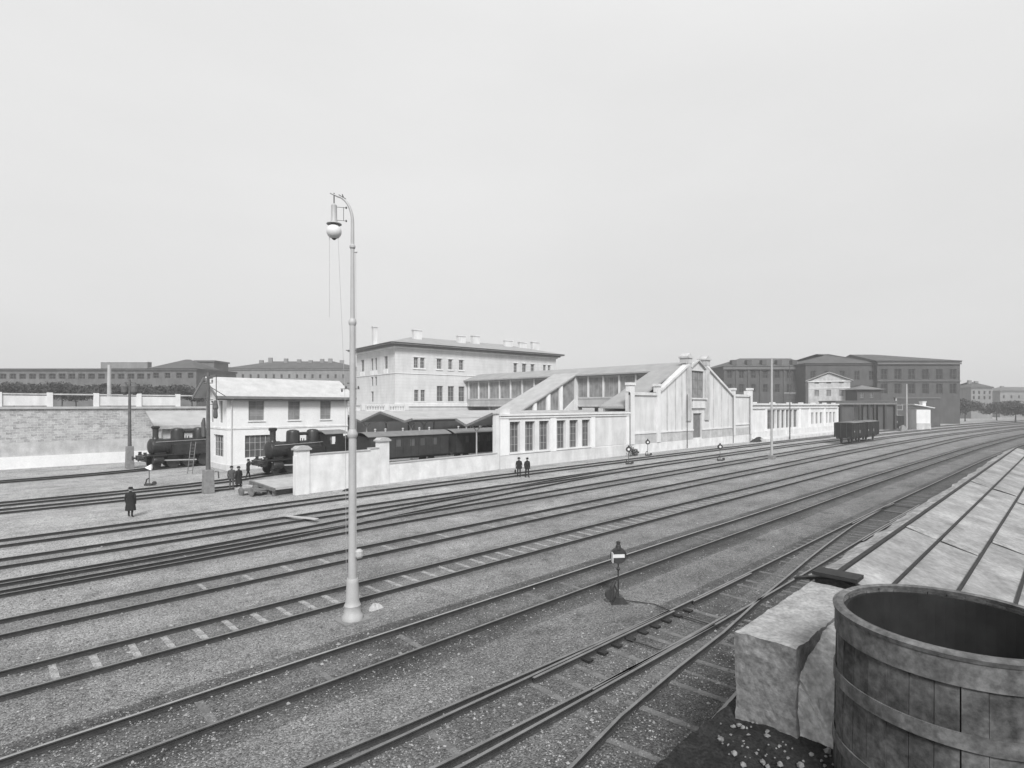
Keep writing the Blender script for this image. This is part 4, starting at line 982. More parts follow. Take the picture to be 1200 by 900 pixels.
# ------------------------------------------------------------------ point signals
def disc_signal(label, x, y, h=2.0, face=0, group=None, bar_=True):
    t = thing('point_signal', label, 'railway signal', (x, y, 0), face, group)
    MB().prism([(-.30, 0), (.30, 0), (.12, .22), (-.12, .22)], lambda a, z: (a, -.22, z), lambda a, z: (a * .8, .22, z)).build('base', 'dark', t)
    b = MB().tube([(-.22, 0, .1), (-.20, 0, .55), (-.1, 0, .72)], [.09, .07, .05], 8); b.tube([(-.2, .0, .7), (-.05, .0, .4), (-.12, 0, .1)], .03, 6)
    b.lathe([(.17, -.05), (.17, .05)], (-.28, 0, .28), 12, 'y')
    b.build('weight_lever', 'dark', t)
    MB().tube([(0, 0, .2), (0, 0, h - .72)], .026, 8).lathe([(.05, h - .95), (.07, h - .9), (.04, h - .85)], n=10).build('spindle', 'dark', t)
    MB().lathe([(.26, -.06), (.27, -.04), (.27, .04), (.26, .06)], (0, 0, h - .46), 28, 'y').build('disc', 'dark', t, smooth=True)
    MB().box(-.19, -.085, h - .52, .19, -.062, h - .41).build('white_bar', 'plaster', t)
    MB().box(-.275, -.30, h - .62, -.255, -.12, h - .30).build('side_plate', 'plaster', t)
    MB().lathe([(.10, h - .26), (.085, h - .12), (.06, h - .1), (.07, h), (.02, h + .02)], n=12).build('lantern_top', 'dark', t)
    return t
sg = disc_signal('near round point signal with white bar beside the dark ballasted track', 15.3, 10.7, 2.02, math.radians(-38))
MB().tube([(15.5, 10.55, .06), (15.9, 9.7, .05), (15.6, 8.9, .09)], .018, 6).build('signal_rod', 'rail', th)
def small_signal(label, x, y, h, ring=False, arrow=False, group=None):
    t = thing('point_signal', label, 'railway signal', (x, y, 0), -TH * 0 + math.radians(-45), group)
    MB().box(-.3, -.2, 0, .3, .2, .16).tube([(-.3, 0, .15), (-.2, 0, .5), (0, 0, .6)], .05, 6).lathe([(.16, -.06), (.16, .06)], (.42, 0, .2), 10, 'y').build('base', 'dark', t)
    MB().tube([(0, 0, .1), (0, 0, h - .3)], .035, 8).build('spindle', 'mastdark', t)
    if arrow:
        MB().prism([(-.32, h - .3), (.18, h - .02), (.22, h - .3), (.18, h - .5)], lambda a, z: (a, -.08, z), lambda a, z: (a, .08, z)).build('arrow_lantern', 'whitepaint', t)
    else:
        MB().lathe([(.30, -.07), (.30, .07)], (0, 0, h - .35), 20, 'y').build('lantern', 'dark' , t)
        MB().lathe([(.13, -.09), (.13, -.072)], (0, 0, h - .35), 18, 'y').build('white_face', 'plaster', t)
        MB().lathe([(.1, h - .06), (.06, h + .1)], n=8).build('chimney', 'dark', t)
    return t
small_signal('small white-faced signal, leftmost of the three by the gabled front', 52.0, 35.0, 2.0)
small_signal('small ring-faced signal by the little bush in front of the gabled front', 62.6, 39.2, 2.1)
small_signal('small dark signal between the tracks, rightmost of the three by the gabled front', 62.9, 29.6, 2.0)
small_signal('little lever signal with white arrow lantern in front of the far left engine', 10.5, 53.2, 1.75, arrow=True)

# ------------------------------------------------------------------ people
def person(label, x, y, h=1.74, face=0, coat='long', hat=True, cloth='cloth', bag=False, stride=.1, group=None, z=0):
    import bmesh
    t = thing('person', label, 'person', (x, y, z), face, group)
    k = h / 1.78
    J = {'pel': (0, 0, .95), 'sp': (0, -.01, 1.2), 'ch': (0, 0, 1.38), 'nk': (0, 0, 1.52), 'h1': (0, -.01, 1.6), 'h2': (0, -.02, 1.72)}
    E_ = [('pel', 'sp'), ('sp', 'ch'), ('ch', 'nk'), ('nk', 'h1'), ('h1', 'h2')]
    Rr = {'pel': (.16, .12), 'sp': (.15, .11), 'ch': (.18, .12), 'nk': (.06, .06), 'h1': (.085, .09), 'h2': (.085, .09)}
    for s, n in ((-1, 'l'), (1, 'r')):
        f = stride * s
        J.update({'hp' + n: (s * .10, 0, .88), 'kn' + n: (s * .11, -f * .5 - .01, .50), 'an' + n: (s * .12, -f + .02, .09), 'to' + n: (s * .14, -f - .15, .045),
                  'sh' + n: (s * .21, 0, 1.42), 'el' + n: (s * .27, .03, 1.13), 'wr' + n: (s * .25, -.06, .88), 'ha' + n: (s * .24, -.08, .78)})
        E_ += [('pel', 'hp' + n), ('hp' + n, 'kn' + n), ('kn' + n, 'an' + n), ('an' + n, 'to' + n), ('ch', 'sh' + n), ('sh' + n, 'el' + n), ('el' + n, 'wr' + n), ('wr' + n, 'ha' + n)]
        Rr.update({'hp' + n: (.10, .10), 'kn' + n: (.068, .068), 'an' + n: (.048, .05), 'to' + n: (.045, .035), 'sh' + n: (.078, .075), 'el' + n: (.052, .052), 'wr' + n: (.035, .04), 'ha' + n: (.03, .045)})
    names = list(J); me = bpy.data.meshes.new('body')
    me.from_pydata([tuple(c * k for c in J[n]) for n in names], [(names.index(a), names.index(b_)) for a, b_ in E_], [])
    o = bpy.data.objects.new('body', me); COL.objects.link(o); o.parent = t
    sk = o.modifiers.new('skin', 'SKIN'); 
    for i, n in enumerate(names):
        me.skin_vertices[0].data[i].radius = (Rr[n][0] * k, Rr[n][1] * k)
    me.skin_vertices[0].data[0].use_root = True
    ss = o.modifiers.new('sub', 'SUBSURF'); ss.levels = 2; ss.render_levels = 2
    me.materials.append(M[cloth])
    # head, hair, face
    hd = MB(); c = Vector((0, -.02, 1.665)) * k
    prof = [(max(.002, .098 * math.sin(q / 12 * PI)), -.125 * math.cos(q / 12 * PI)) for q in range(13)]
    hd.lathe(prof, c, 16); hd.prism([(-.012, -.02), (.012, -.02), (0, .03)], lambda a, z: (a, c.y - .09, c.z + z), lambda a, z: (a, c.y - .122, c.z - .015))
    for s in (-1, 1): hd.lathe([(.002, -.03), (.02, 0), (.002, .03)], c + Vector((s * .1, 0, 0)), 8)
    hd.build('head', 'skin', t, smooth=True)
    if hat:
        MB().lathe([(.155, .045), (.155, .06), (.11, .065), (.105, .15), (.07, .165), (.01, .165)], c, 18).build('hat', 'cloth', t, smooth=True)
    else:
        MB().lathe([(.106, .0), (.108, .06), (.07, .125), (.01, .14)], c + Vector((0, .012, 0)), 16).build('hair', 'cloth', t, smooth=True)
    if coat == 'long':
        MB().lathe([(.26, .42), (.235, .7), (.20, .95), (.185, 1.15), (.20, 1.33), (.17, 1.45), (.08, 1.52)], (0, 0, 0), 18).build('coat', cloth, t, smooth=True).scale = (k * 1.12, k * .82, k)
    else:
        MB().lathe([(.20, .78), (.19, .95), (.18, 1.12), (.20, 1.33), (.17, 1.45), (.08, 1.52)], (0, 0, 0), 18).build('jacket', cloth, t, smooth=True).scale = (k * 1.12, k * .78, k)
    if bag:
        b = thing('bag', 'dark bag hanging beside the left man of the standing pair', 'bag', (x, y, 0), face)
        MB().box(-.40, -.14, .36, -.26, .10, .66).build('bag_body', 'cloth', b, bevel=.03)
        MB().tube([(-.33, -.09, .66), (-.30, -.07, .76), (-.33, .05, .66)], .012, 6).build('handle', 'cloth', b)
    return t
person('person in long dark overcoat and cap seen from behind, alone at the far left', 6.75, 38.9, 1.72, math.radians(150), 'long')
person('person in dark suit and hat with a bag, left one of the standing pair', 35.6, 35.75, 1.76, math.radians(-50), 'short', bag=True)
person('person in dark suit, right one of the pair standing by the tracks', 35.95, 35.05, 1.76, math.radians(-20), 'short')
person('person in dark coat with pale trousers standing at the left end of the low platform', 15.0, 46.0, 1.74, math.radians(200), 'long', cloth='cloth')
person('person in dark coat half hidden behind the one at the platform end', 14.7, 46.7, 1.74, math.radians(160), 'short', cloth='clothgrey')
person('person bending arm beside the buffers of the engine at the white house', 17.6, 51.6, 1.74, math.radians(80), 'short', stride=.2)

# ------------------------------------------------------------------ ladder, small heaps, bush, boards
ld = thing('ladder', 'thin wooden ladder leaning near the far left engine by the white house', 'ladder', (14.9, 59.8, 0), -.6)
for x in (0, .42): MB().bar((x, 0, 0), (x + .05, .75, 3.0), .06).build('side_rail', 'sleeperdark', ld)
b = MB()
for k in range(9): b.bar((.02, .08 + k * .075, .3 + k * .3), (.45, .08 + k * .075, .3 + k * .3), .035)
b.build('rungs', 'sleeperdark', ld)
def heap(label, x, y, rx, ry, h, m='tar', name='cinder_heap'):
    b = MB(); n = 18; R_ = 5
    for j in range(R_ + 1):
        for k in range(n):
            a = 2 * PI * k / n; f = 1 - j / R_; w = 1 + .2 * math.sin(3 * a + x) + random.uniform(-.08, .08)
            b.v.append((rx * f * w * math.cos(a), ry * f * w * math.sin(a), -.02 if j == 0 else h * (1 - f * f) * random.uniform(.75, 1.15)))
    for j in range(R_):
        for k in range(n): b.f.append((j * n + k, j * n + (k + 1) % n, (j + 1) * n + (k + 1) % n, (j + 1) * n + k)); b.m.append(0)
    o = b.build(name, m); o.location = (x, y, 0); tag(o, label, 'heap'); return o
heap('low dark cinder heap at the foot of the wall right of the gabled front', 101, 40.4, 3.2, .5, .8)
heap('small dark heap at the foot of the white yard wall near the tall mast', 20.6, 39.3, .5, .18, .16)
heap('pale pile of stones at the foot of the tall lamp mast', 9.3, 15.9, .25, .2, .16, 'concrete', 'stone_pile')
for i, (x, y, a, l, lab) in enumerate(((13.4, 30.9, -1.2, 2.3, 'pale plank laid across the second track from the wall'), (29.9, 33.3, .2, 2.2, 'flat pale board lying between the tracks before the arcaded wall'),
                                 (57.5, 34.2, .2, 3.4, 'flat pale board on the ground near the small wall signals'))):
    o = MB().box(-l / 2, -.13, .0, l / 2, .13, .05).build('plank', 'concrete'); o.location = (x, y, .165 if i == 0 else .02); o.rotation_euler = (0, 0, a); tag(o, lab, 'plank')

def foliage(parent, pts, n, leaf, m='foliage', name='crown'):
    """leaf clumps spread through ellipsoids: pts = (cx,cy,cz,rx,ry,rz)"""
    b = MB(); rnd = random.Random(n + len(pts))
    for i in range(n):
        cx, cy, cz, rx, ry, rz = rnd.choice(pts)
        while True:
            p = Vector((rnd.uniform(-1, 1), rnd.uniform(-1, 1), rnd.uniform(-1, 1)))
            if p.length < 1: break
        p = p * (.6 + .4 * p.length)
        c = Vector((cx + p.x * rx, cy + p.y * ry, cz + p.z * rz))
        a = Vector((rnd.uniform(-1, 1), rnd.uniform(-1, 1), rnd.uniform(-1, 1))).normalized() * leaf * rnd.uniform(.5, 1.3)
        d = Vector((rnd.uniform(-1, 1), rnd.uniform(-1, 1), rnd.uniform(-1, 1))).normalized() * leaf * rnd.uniform(.4, 1)
        b.add([c - a, c - d * .6, c + a, c + d * .6], [(0, 1, 2, 3)])
    return b.build(name, m, parent)
bu = thing('bush', 'small scraggly bush against the foot of the gabled front', 'bush', (60.5, 40.2, 0))
foliage(bu, [(0, 0, .6, 1.1, .5, .7), (.9, .1, .4, .7, .4, .5)], 420, .13)
b = MB()
for k in range(7): b.tube([(random.uniform(-.2, .6), 0, 0), (random.uniform(-.9, 1.2), random.uniform(-.3, .3), random.uniform(.7, 1.1))], .015, 4)
b.build('stems', 'bark', bu)
def tree(label, x, y, h, r, z0=0, n=1700, group=None, leaf=.5):
    t = thing('tree', label, 'tree', (x, y, z0), random.uniform(0, 6), group)
    b = MB().tube([(0, 0, 0), (.1, 0, h * .3), (0, .15, h * .65)], [h * .03, h * .022, h * .01], 8)
    cl = []
    for k in range(7):
        a = 2 * PI * k / 7 + random.uniform(-.3, .3); rr_ = r * random.uniform(.35, .65); zz = h * random.uniform(.45, .82)
        b.tube([(0, 0, h * .35), (rr_ * .5 * math.cos(a), rr_ * .5 * math.sin(a), zz * .8), (rr_ * math.cos(a), rr_ * math.sin(a), zz)], [h * .012, h * .008, h * .003], 5)
        cl.append((rr_ * math.cos(a), rr_ * math.sin(a), zz, r * .5, r * .5, h * .2))
    cl.append((0, 0, h * .82, r * .5, r * .5, h * .18))
    b.build('trunk', 'bark', t)
    foliage(t, cl, n, leaf); return t

# ------------------------------------------------------------------ town in the background
def zpx(y, D): return CAM_H + (HY - y) * D / F_PX
def block(label, x0, x1, D, y_eave, depth=14, y_ridge=None, hip=.5, rows=(), cols=8, wm='bgmid', rm='bgroof', cat='building', win=(.9, 1.6), chims=(), rot=0.0, name='town_house', z0=0, arch=False, gm='glassbg', hipl=None):
    p = fpos(x0, D); t = thing(name, label, cat, (p[0], p[1], z0), FROT + rot)
    Wd = (x1 - x0) * D / F_PX; ze = zpx(y_eave, D) - z0
    holes = []
    for r_ in rows:
        z = zpx(r_, D) - z0
        for k in range(cols):
            xc = Wd * (k + .5) / cols; holes.append(rect(xc - win[0] / 2, xc + win[0] / 2, z - win[1] / 2, z + win[1] / 2))
    MB().wall(rect(0, Wd, 0, ze), holes, FRONT, 0, .4).build('front_wall', wm, t)
    MB().box(0, .402, 0, .4, depth, ze).box(Wd - .4, .402, 0, Wd, depth, ze).box(.402, depth - .4, 0, Wd - .402, depth, ze).build('outer_wall', wm, t)
    for h_ in holes: 
        o = window(t, FRONT, h_[0][0], h_[1][0], h_[0][1], h_[2][1], d=.2, bars=(1, 1), gm=gm, t=.1, fm='bgroofl')
    MB().box(-.4, -.4, ze, Wd + .4, depth + .4, ze + .5).build('cornice', wm, t)
    if y_ridge is not None:
        zr_ = zpx(y_ridge, D) - z0; o_ = .7; hh = depth * hip; hl = depth * (hipl if hipl is not None else hip)
        MB().add([(-o_, -o_, ze + .502), (Wd + o_, -o_, ze + .502), (Wd + o_, depth + o_, ze + .502), (-o_, depth + o_, ze + .502), (hl - o_, depth / 2, zr_), (Wd - hh + o_, depth / 2, zr_)],
                 [(0, 1, 5, 4), (2, 3, 4, 5), (1, 2, 5), (3, 0, 4), (3, 2, 1, 0)]).build('roof', rm, t)
    for xp, yt in chims:
        xx = (xp - x0) * D / F_PX; MB().box(xx, depth * .4, ze, xx + 1.6, depth * .4 + 1.0, zpx(yt, D) - z0).build('chimney', wm, t)
    return t
# left: long dark works, pedimented block, box tower, far town house
block('long dark works building with a flat roof line behind the rubble wall', -60, 240, 165, 434, 18, 429.5, rows=(441,), cols=26, wm='bgleft', rm='bgroofl', win=(2.0, 1.6), name='works_building')
block('dark block with a low pointed roof rising above the long works building', 176, 230, 160, 434, 14, 419, hip=.475, rows=(440,), cols=4, wm='bgleft', rm='bgroof', win=(1.6, 1.6), name='works_building')
block('plain flat-topped tower standing behind the works building', 229, 251, 185, 424, 9, None, wm='bgroofl', name='water_tower', cat='tower')
t_ = block('distant town house row with long grey roof and many chimneys, left of the station block', 262, 425, 230, 433.5, 22, 421, hip=.75, rows=(441, 452), cols=18, wm='bgmid', rm='bgroof', chims=((292, 420), (303, 417), (322, 418), (338, 419), (352, 420), (366, 418.5), (376, 418), (390, 420), (402, 419)))
block('lower distant house between the flat tower and the long roof', 236, 270, 260, 432, 16, 428, rows=(440,), cols=3, wm='bgmid', rm='bgroofl', chims=((258, 429),))
sk_ = thing('roof_lantern', 'pale glazed lantern strip on the long works roof', 'roof lantern', (*fpos(118, 172), zpx(430.5, 172)), FROT)
MB().box(0, 0, -.6, 14.5, 2, 1.6).build('glazing', 'bgmid', sk_); MB().box(-.1, -.1, 1.6, 14.6, 2.1, 1.75).build('cap', 'panel', sk_)
for i, xp in enumerate(range(-40, 245, 19)):
    D = 118 + (i % 3) * 7; p = fpos(xp + random.uniform(-4, 4), D)
    nm = ['dark rounded tree', 'dark broad tree', 'dark shaggy tree'][i % 3]
    tree(nm + ' in the row behind the rubble wall, %s' % (['at the far left edge', 'left of the plain pale post', 'right of the plain pale post', 'behind the lamp mast', 'behind the low shed', 'left of the white house', 'by the white house roof'][min(6, max(0, int((xp + 40) / 42)))]),
         p[0], p[1], random.uniform(4.4, 5.6), 4.2, 6.1, 900, 'trees behind the rubble wall', .42)
for i, (xp, D, h) in enumerate(((436, 150, 8), (428, 160, 8))): pass
# right: big dark warehouse seen behind the arcaded wall
RR = block('huge dark warehouse with long hipped roof, left part, behind the gabled front', 848, 946, 205, 431, 26, 416.5, hip=.02, hipl=.46, rows=(438.5, 455), cols=7, wm='bgdark', rm='bgroof', win=(1.8, 3.0), name='warehouse')
for k in range(8):
    MB().box(k * 4.4 - .0, -.35, 0, k * 4.4 + .7, -.002, zpx(431, 205) - .1).build('pilaster', 'bgdark', RR)
MB().box(-.3, -.7, zpx(433, 205), 31.2, -.4, zpx(430, 205)).build('gutter', 'bgroofl', RR)
for k in range(5): MB().box(3.5 + k * 5.6, 1.0, zpx(427.5, 205), 5.2 + k * 5.6, 3.4, zpx(421.5, 205)).build('dormer', 'bgroof', RR)
R2 = block('huge dark warehouse, middle wing with pyramid roof behind the small white pavilion', 944, 1030, 198, 427.5, 26, 411, hip=.62, rows=(440, 457), cols=5, wm='bgdark', rm='bgroof', win=(1.8, 3.2), name='warehouse')
R3 = block('huge dark warehouse, right wing with arched-looking windows above the white hut', 1028, 1125, 196, 424.5, 30, 411, hip=.72, hipl=.0, rows=(438.5, 455.5), cols=6, wm='bgdark', rm='bgroof', win=(2.4, 3.6), name='warehouse')
MB().box(-.2, -.6, zpx(427, 196), 29.4, -.3, zpx(425, 196)).box(-.1, -.4, zpx(447, 196), 29.3, -.002, zpx(446, 196)).build('string_course', 'bgroofl', R3)
# beyond the warehouse, past the right-hand edge of the old plate
block('distant grey house with hipped roof right of the dark warehouse', 1138, 1163, 270, 455, 14, 447, hip=.5, rows=(460, 466), cols=4, wm='bgmid', rm='bgroof', chims=((1146, 445), (1154, 446)))
block('farthest low grey house at the right end of the skyline', 1172, 1225, 300, 459, 14, 453, hip=.5, rows=(465,), cols=6, wm='bgmid', rm='bgroofl', chims=((1184, 452),))
for i, (xp, D, h, lab) in enumerate(((1112, 205, 10, 'dark tree at the right end of the dark yard wall'), (1131, 225, 9, 'dark tree before the distant grey hipped house'), (1168, 240, 8, 'dark tree between the two distant grey houses'), (1190, 215, 8.5, 'dark tree close to the right end of the skyline'))):
    p = fpos(xp, D); tree(lab, p[0], p[1], h, h * .75, 0, 1900, 'trees at the right end of the skyline', .55)
# small white pavilion
p = fpos(947.5, 168); pv = thing('white_pavilion', 'small white classical pavilion with shallow gable, in front of the dark warehouse', 'building', (p[0], p[1], 0), FROT - .47)
Wp = 42 * 168 / F_PX; ze = zpx(446.5, 168)
rr_ = [rect(Wp * f - .62, Wp * f + .62, zpx(464.5, 168), zpx(457, 168)) for f in (.2, .49, .79)] + [rect(Wp * f - .62, Wp * f + .62, zpx(450, 168), zpx(448, 168)) for f in (.2, .49, .79)]
MB().wall([(0, 0), (Wp, 0), (Wp, ze), (Wp / 2, zpx(438, 168)), (0, ze)], rr_, FRONT, 0, .4).box(0, .402, 0, .4, 10, ze).box(Wp - .4, .402, 0, Wp, 10, ze).build('wall', 'plinth', pv)
for l in rr_: window(pv, FRONT, l[0][0], l[1][0], l[0][1], l[2][1], d=.15, bars=(1, 0), gm='glassmid', t=.08)
for s in (0, 1):
    q = MB(); a = (-.8, ze - .2) if s == 0 else (Wp + .8, ze - .2); c_2 = (Wp / 2, zpx(437.2, 168))
    q.add([(a[0], -.5, a[1]), (c_2[0], -.5, c_2[1]), (c_2[0], 10, c_2[1]), (a[0], 10, a[1]), (a[0], -.5, a[1] + .3), (c_2[0], -.5, c_2[1] + .3), (c_2[0], 10, c_2[1] + .3), (a[0], 10, a[1] + .3)],
          [(0, 1, 2, 3), (4, 7, 6, 5), (0, 4, 5, 1), (1, 5, 6, 2), (2, 6, 7, 3), (3, 7, 4, 0)]); q.build('roof', 'roof', pv)
MB().box(-.3, -.25, ze - .35, Wp + .3, -.002, ze - .1).box(0, -.12, zpx(455.5, 168), Wp, -.002, zpx(454.7, 168)).build('cornice', 'plaster', pv)
# hut with pyramid roof, open shed, dark wall, white hut
p = fpos(1004.5, 158); hu = thing('pyramid_roofed_hut', 'dark square upper hut with shallow pyramid roof behind the goods wagons', 'hut', (p[0], p[1], 0), FROT)
Wh = 28 * 158 / F_PX; ze = zpx(456.5, 158)
MB().wall(rect(0, Wh, 0, ze), [rect(.8, 1.9, zpx(466, 158), zpx(460, 158)), rect(3.6, 4.7, zpx(466, 158), zpx(460, 158))], FRONT, 0, .3).box(0, .302, 0, .3, 6.5, ze).box(Wh - .3, .302, 0, Wh, 6.5, ze).box(.302, 6.2, 0, Wh - .302, 6.5, ze).build('wall', 'bgdark', hu)
for a in (.8, 3.6): window(hu, FRONT, a, a + 1.1, zpx(466, 158), zpx(460, 158), d=.12, bars=(1, 1), gm='glass')
MB().add([(-.8, -.8, ze), (Wh + .8, -.8, ze), (Wh + .8, 7.3, ze), (-.8, 7.3, ze), (Wh / 2, 3.2, zpx(451, 158))], [(0, 1, 4), (1, 2, 4), (2, 3, 4), (3, 0, 4), (3, 2, 1, 0)]).build('roof', 'roofdark', hu)
p = fpos(979, 148); os_ = thing('open_goods_shed', 'dark open-sided goods shed on posts behind the coupled wagons', 'shed', (p[0], p[1], 0), FROT)
sc_ = 148 / F_PX
MB().box(0, 0, zpx(474, 148), 72 * sc_, 8, zpx(470.6, 148)).build('roof', 'eave', os_)
MB().box(-.2, -.3, zpx(470.6, 148), 72.5 * sc_, 8.3, zpx(469.6, 148)).build('roof_edge', 'bgroofl', os_)
for x_ in (6, 28.5, 39, 45.6, 58, 70): MB().box(x_ * sc_, .1, 0, x_ * sc_ + .5, .6, zpx(474, 148)).build('post', 'dark', os_)
MB().box(0, .7, 0, 23.5 * sc_, 1.6, zpx(474, 148) - .01).box(34.5 * sc_, .7, 0, 45.5 * sc_, 1.6, zpx(474, 148) - .01).box(52 * sc_, .7, 0, 71 * sc_, 1.6, zpx(474, 148) - .01).build('storage_box', 'bgdark', os_)
p = fpos(1003, 160.2); 
q = thing('pale_screen_wall', 'bright wall glimpsed through the posts of the open goods shed', 'wall', (*fpos(1000, 153), 0), FROT)
MB().box(0, 0, 0, 33 * 153 / F_PX, .4, zpx(476, 153)).build('wall', 'white', q)
p = fpos(1049, 172); q = thing('dark_yard_wall', 'long dark wall behind the white hut at the right', 'wall', (p[0], p[1], 0), FROT)
MB().box(0, 0, 0, 14, .6, zpx(467, 172)).build('wall', 'bgdark', q); MB().box(0, -.2, zpx(467, 172), 14, .8, zpx(465.5, 172)).build('coping', 'bgroofl', q)
p = fpos(1074, 150); wh = thing('white_hut', 'small white hut with tilted pale roof and stub chimney at the right', 'hut', (p[0], p[1], 0), FROT)
s_ = 150 / F_PX
MB().box(0, 0, 0, 16.5 * s_, 4, zpx(480, 150)).build('wall', 'plaster', wh)
MB().box(-.05, -.1, 0, 16.7 * s_, -.002, zpx(496, 150)).build('plinth', 'plinth', wh)
MB().prism([(-4 * s_, zpx(474.3, 150)), (20 * s_, zpx(478.5, 150)), (20 * s_, zpx(477.7, 150)), (-4 * s_, zpx(473.3, 150))], lambda a, z: (a, -.6, z), lambda a, z: (a, 4.6, z)).build('roof', 'plaster', wh)
MB().box(11 * s_, 1.2, zpx(478, 150), 15 * s_, 2.4, zpx(471.5, 150)).box(10.5 * s_, 1.1, zpx(471.5, 150), 15.5 * s_, 2.5, zpx(470.4, 150)).build('chimney', 'plaster', wh)
heap('rounded dark heap beside the posts left of the white hut', *fpos(1058, 140), 1.6, 1.0, 1.5, 'mastbox')

# ------------------------------------------------------------------ foreground: mortar block, shed roof, vat
def rough_box(name, m, parent, x0, y0, z0, x1, y1, z1, cut=.09, amp=.02, seed=1, warp=None):
    """masonry block with broken, uneven faces"""
    import bmesh
    from mathutils import noise
    bm = bmesh.new()
    bmesh.ops.create_cube(bm, size=1)
    for v in bm.verts:
        v.co = Vector((x0 + (x1 - x0) * (v.co.x + .5), y0 + (y1 - y0) * (v.co.y + .5), z0 + (z1 - z0) * (v.co.z + .5)))
    for ax, L_ in ((0, x1 - x0), (1, y1 - y0), (2, z1 - z0)):
        k = max(2, int(L_ / cut)); lo = (x0, y0, z0)[ax]
        for i in range(1, k):
            pl = Vector((0, 0, 0)); pl[ax] = lo + L_ * i / k; no = Vector((0, 0, 0)); no[ax] = 1
            bmesh.ops.bisect_plane(bm, geom=bm.verts[:] + bm.edges[:] + bm.faces[:], plane_co=pl, plane_no=no)
    for v in bm.verts:
        n = noise.noise_vector(v.co * 2.2 + Vector((seed, 0, 0))) * amp * 1.3 + noise.noise_vector(v.co * 7 + Vector((0, seed, 0))) * amp
        if warp: v.co = warp(v.co)
        v.co += n
    me = bpy.data.meshes.new(name); bm.to_mesh(me); bm.free()
    for q in ([m] if isinstance(m, str) else m): me.materials.append(M[q])
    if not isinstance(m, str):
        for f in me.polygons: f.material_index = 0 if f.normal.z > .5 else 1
    o = bpy.data.objects.new(name, me); COL.objects.link(o); o.parent = parent; return o
bk = thing('masonry_block', 'rough pale-topped mortar block beside the wooden vat, nearest the camera', 'masonry block', (8.5, 2.85, 0))
rough_box('block', ('block', 'blockside'), bk, 0, 0, 1.66, 3.5, .9, 3.0, seed=2)  # top faces in paler mortar, sides in a darker grey
def slope_(c):
    k = min(1, max(0, (c.x - .1) / 1.3)); d = min(1, max(0, -c.y / .9))
    return Vector((c.x, c.y, c.z * (1 - (1 - k) ** 1.5 * (.12 + .45 * d))))
rough_box('inner_block', ('rubblemortar', 'rubblemortar'), bk, .1, -1.7, 1.66, 3.45, .05, 2.94, amp=.03, seed=5, warp=slope_)
lg = thing('tarred_ledge', 'black tarred rubble ledge under the masonry block and the vat, bottom right corner', 'ledge', (0, 0, 0))
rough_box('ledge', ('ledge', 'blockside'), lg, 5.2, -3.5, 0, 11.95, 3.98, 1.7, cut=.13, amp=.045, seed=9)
def rubble(label, x, y, z, r, n):
    b = MB()
    for k in range(n):
        a = random.uniform(0, 6.28); d = r * random.random() ** .6; q = random.choice((.012, .016, .022, .03, .045)) * random.uniform(.7, 1.2)
        c = Vector((x + d * math.cos(a), y + d * .7 * math.sin(a), z + q * .3)); th_ = random.uniform(0, 3)
        vs = []
        for h_, m_ in ((-.5, 5), (.1, 5), (.55, 3)):
            for t_ in range(5):
                w_ = q * (1 if h_ < .3 else .5) * random.uniform(.7, 1.25); g_ = th_ + t_ * 2 * PI / 5 + h_
                vs.append(c + Vector((w_ * math.cos(g_) * 1.3, w_ * math.sin(g_), q * h_ * random.uniform(.8, 1.2))))
        b.add(vs, [(i_ * 5 + t_, i_ * 5 + (t_ + 1) % 5, i_ * 5 + 5 + (t_ + 1) % 5, i_ * 5 + 5 + t_) for i_ in range(2) for t_ in range(5)] + [(10, 11, 12, 13, 14)])
    o = b.build('rubble', 'blockside'); tag(o, label, 'rubble', kind='stuff')
rubble('grey broken mortar lumps on the black ledge before the masonry block', 8.0, 3.3, 1.70, .75, 55)
rubble('grey broken mortar lumps between the masonry block and the vat', 8.1, 2.3, 1.70, .5, 25)
vt = thing('wooden_vat', 'big round staved vat with iron hoops, open and dark inside', 'vat', (*fpos(1116, 6.85), 0))
R0, ZT = 1.25, 3.88
n = 34
st_ = MB(); 
for k in range(n):
    a0, a1 = 2 * PI * (k + .006) / n, 2 * PI * (k + .994) / n
    for (ra, rb) in ((R0 * .985, R0 * .93),):
        dr_ = random.uniform(-.012, .010); zt = ZT + random.uniform(-.02, .015); a1 -= random.choice((0, 0, .003, .008))
        q = []
        for z, rs in ((1.66, 1.035), (zt, 1.0)):
            q += [((ra * rs + dr_) * math.cos(a0), (ra * rs + dr_) * math.sin(a0), z), ((ra * rs + dr_) * math.cos(a1), (ra * rs + dr_) * math.sin(a1), z), ((rb * rs + dr_) * math.cos(a1), (rb * rs + dr_) * math.sin(a1), z), ((rb * rs + dr_) * math.cos(a0), (rb * rs + dr_) * math.sin(a0), z)]
        st_.add(q, [(0, 3, 2, 1), (4, 5, 6, 7), (0, 1, 5, 4), (1, 2, 6, 5), (2, 3, 7, 6), (3, 0, 4, 7)])
st_.build('staves', 'vat', vt)
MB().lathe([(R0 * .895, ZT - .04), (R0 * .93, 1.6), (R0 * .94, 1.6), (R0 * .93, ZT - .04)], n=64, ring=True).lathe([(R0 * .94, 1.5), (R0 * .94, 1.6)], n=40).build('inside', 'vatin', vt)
for z0, z1 in ((ZT - .30, ZT - .03), (ZT - .95, ZT - .78), (ZT - 1.75, ZT - 1.6)):
    f = lambda z: R0 * (1.0 + .06 * (1 - z / ZT)) + .012
    MB().lathe([(f(z0) - .02, z0), (f(z0), z0), (f(z1), z1), (f(z1) - .02, z1)], n=64, ring=True).build('hoop', 'hoop', vt, smooth=True)
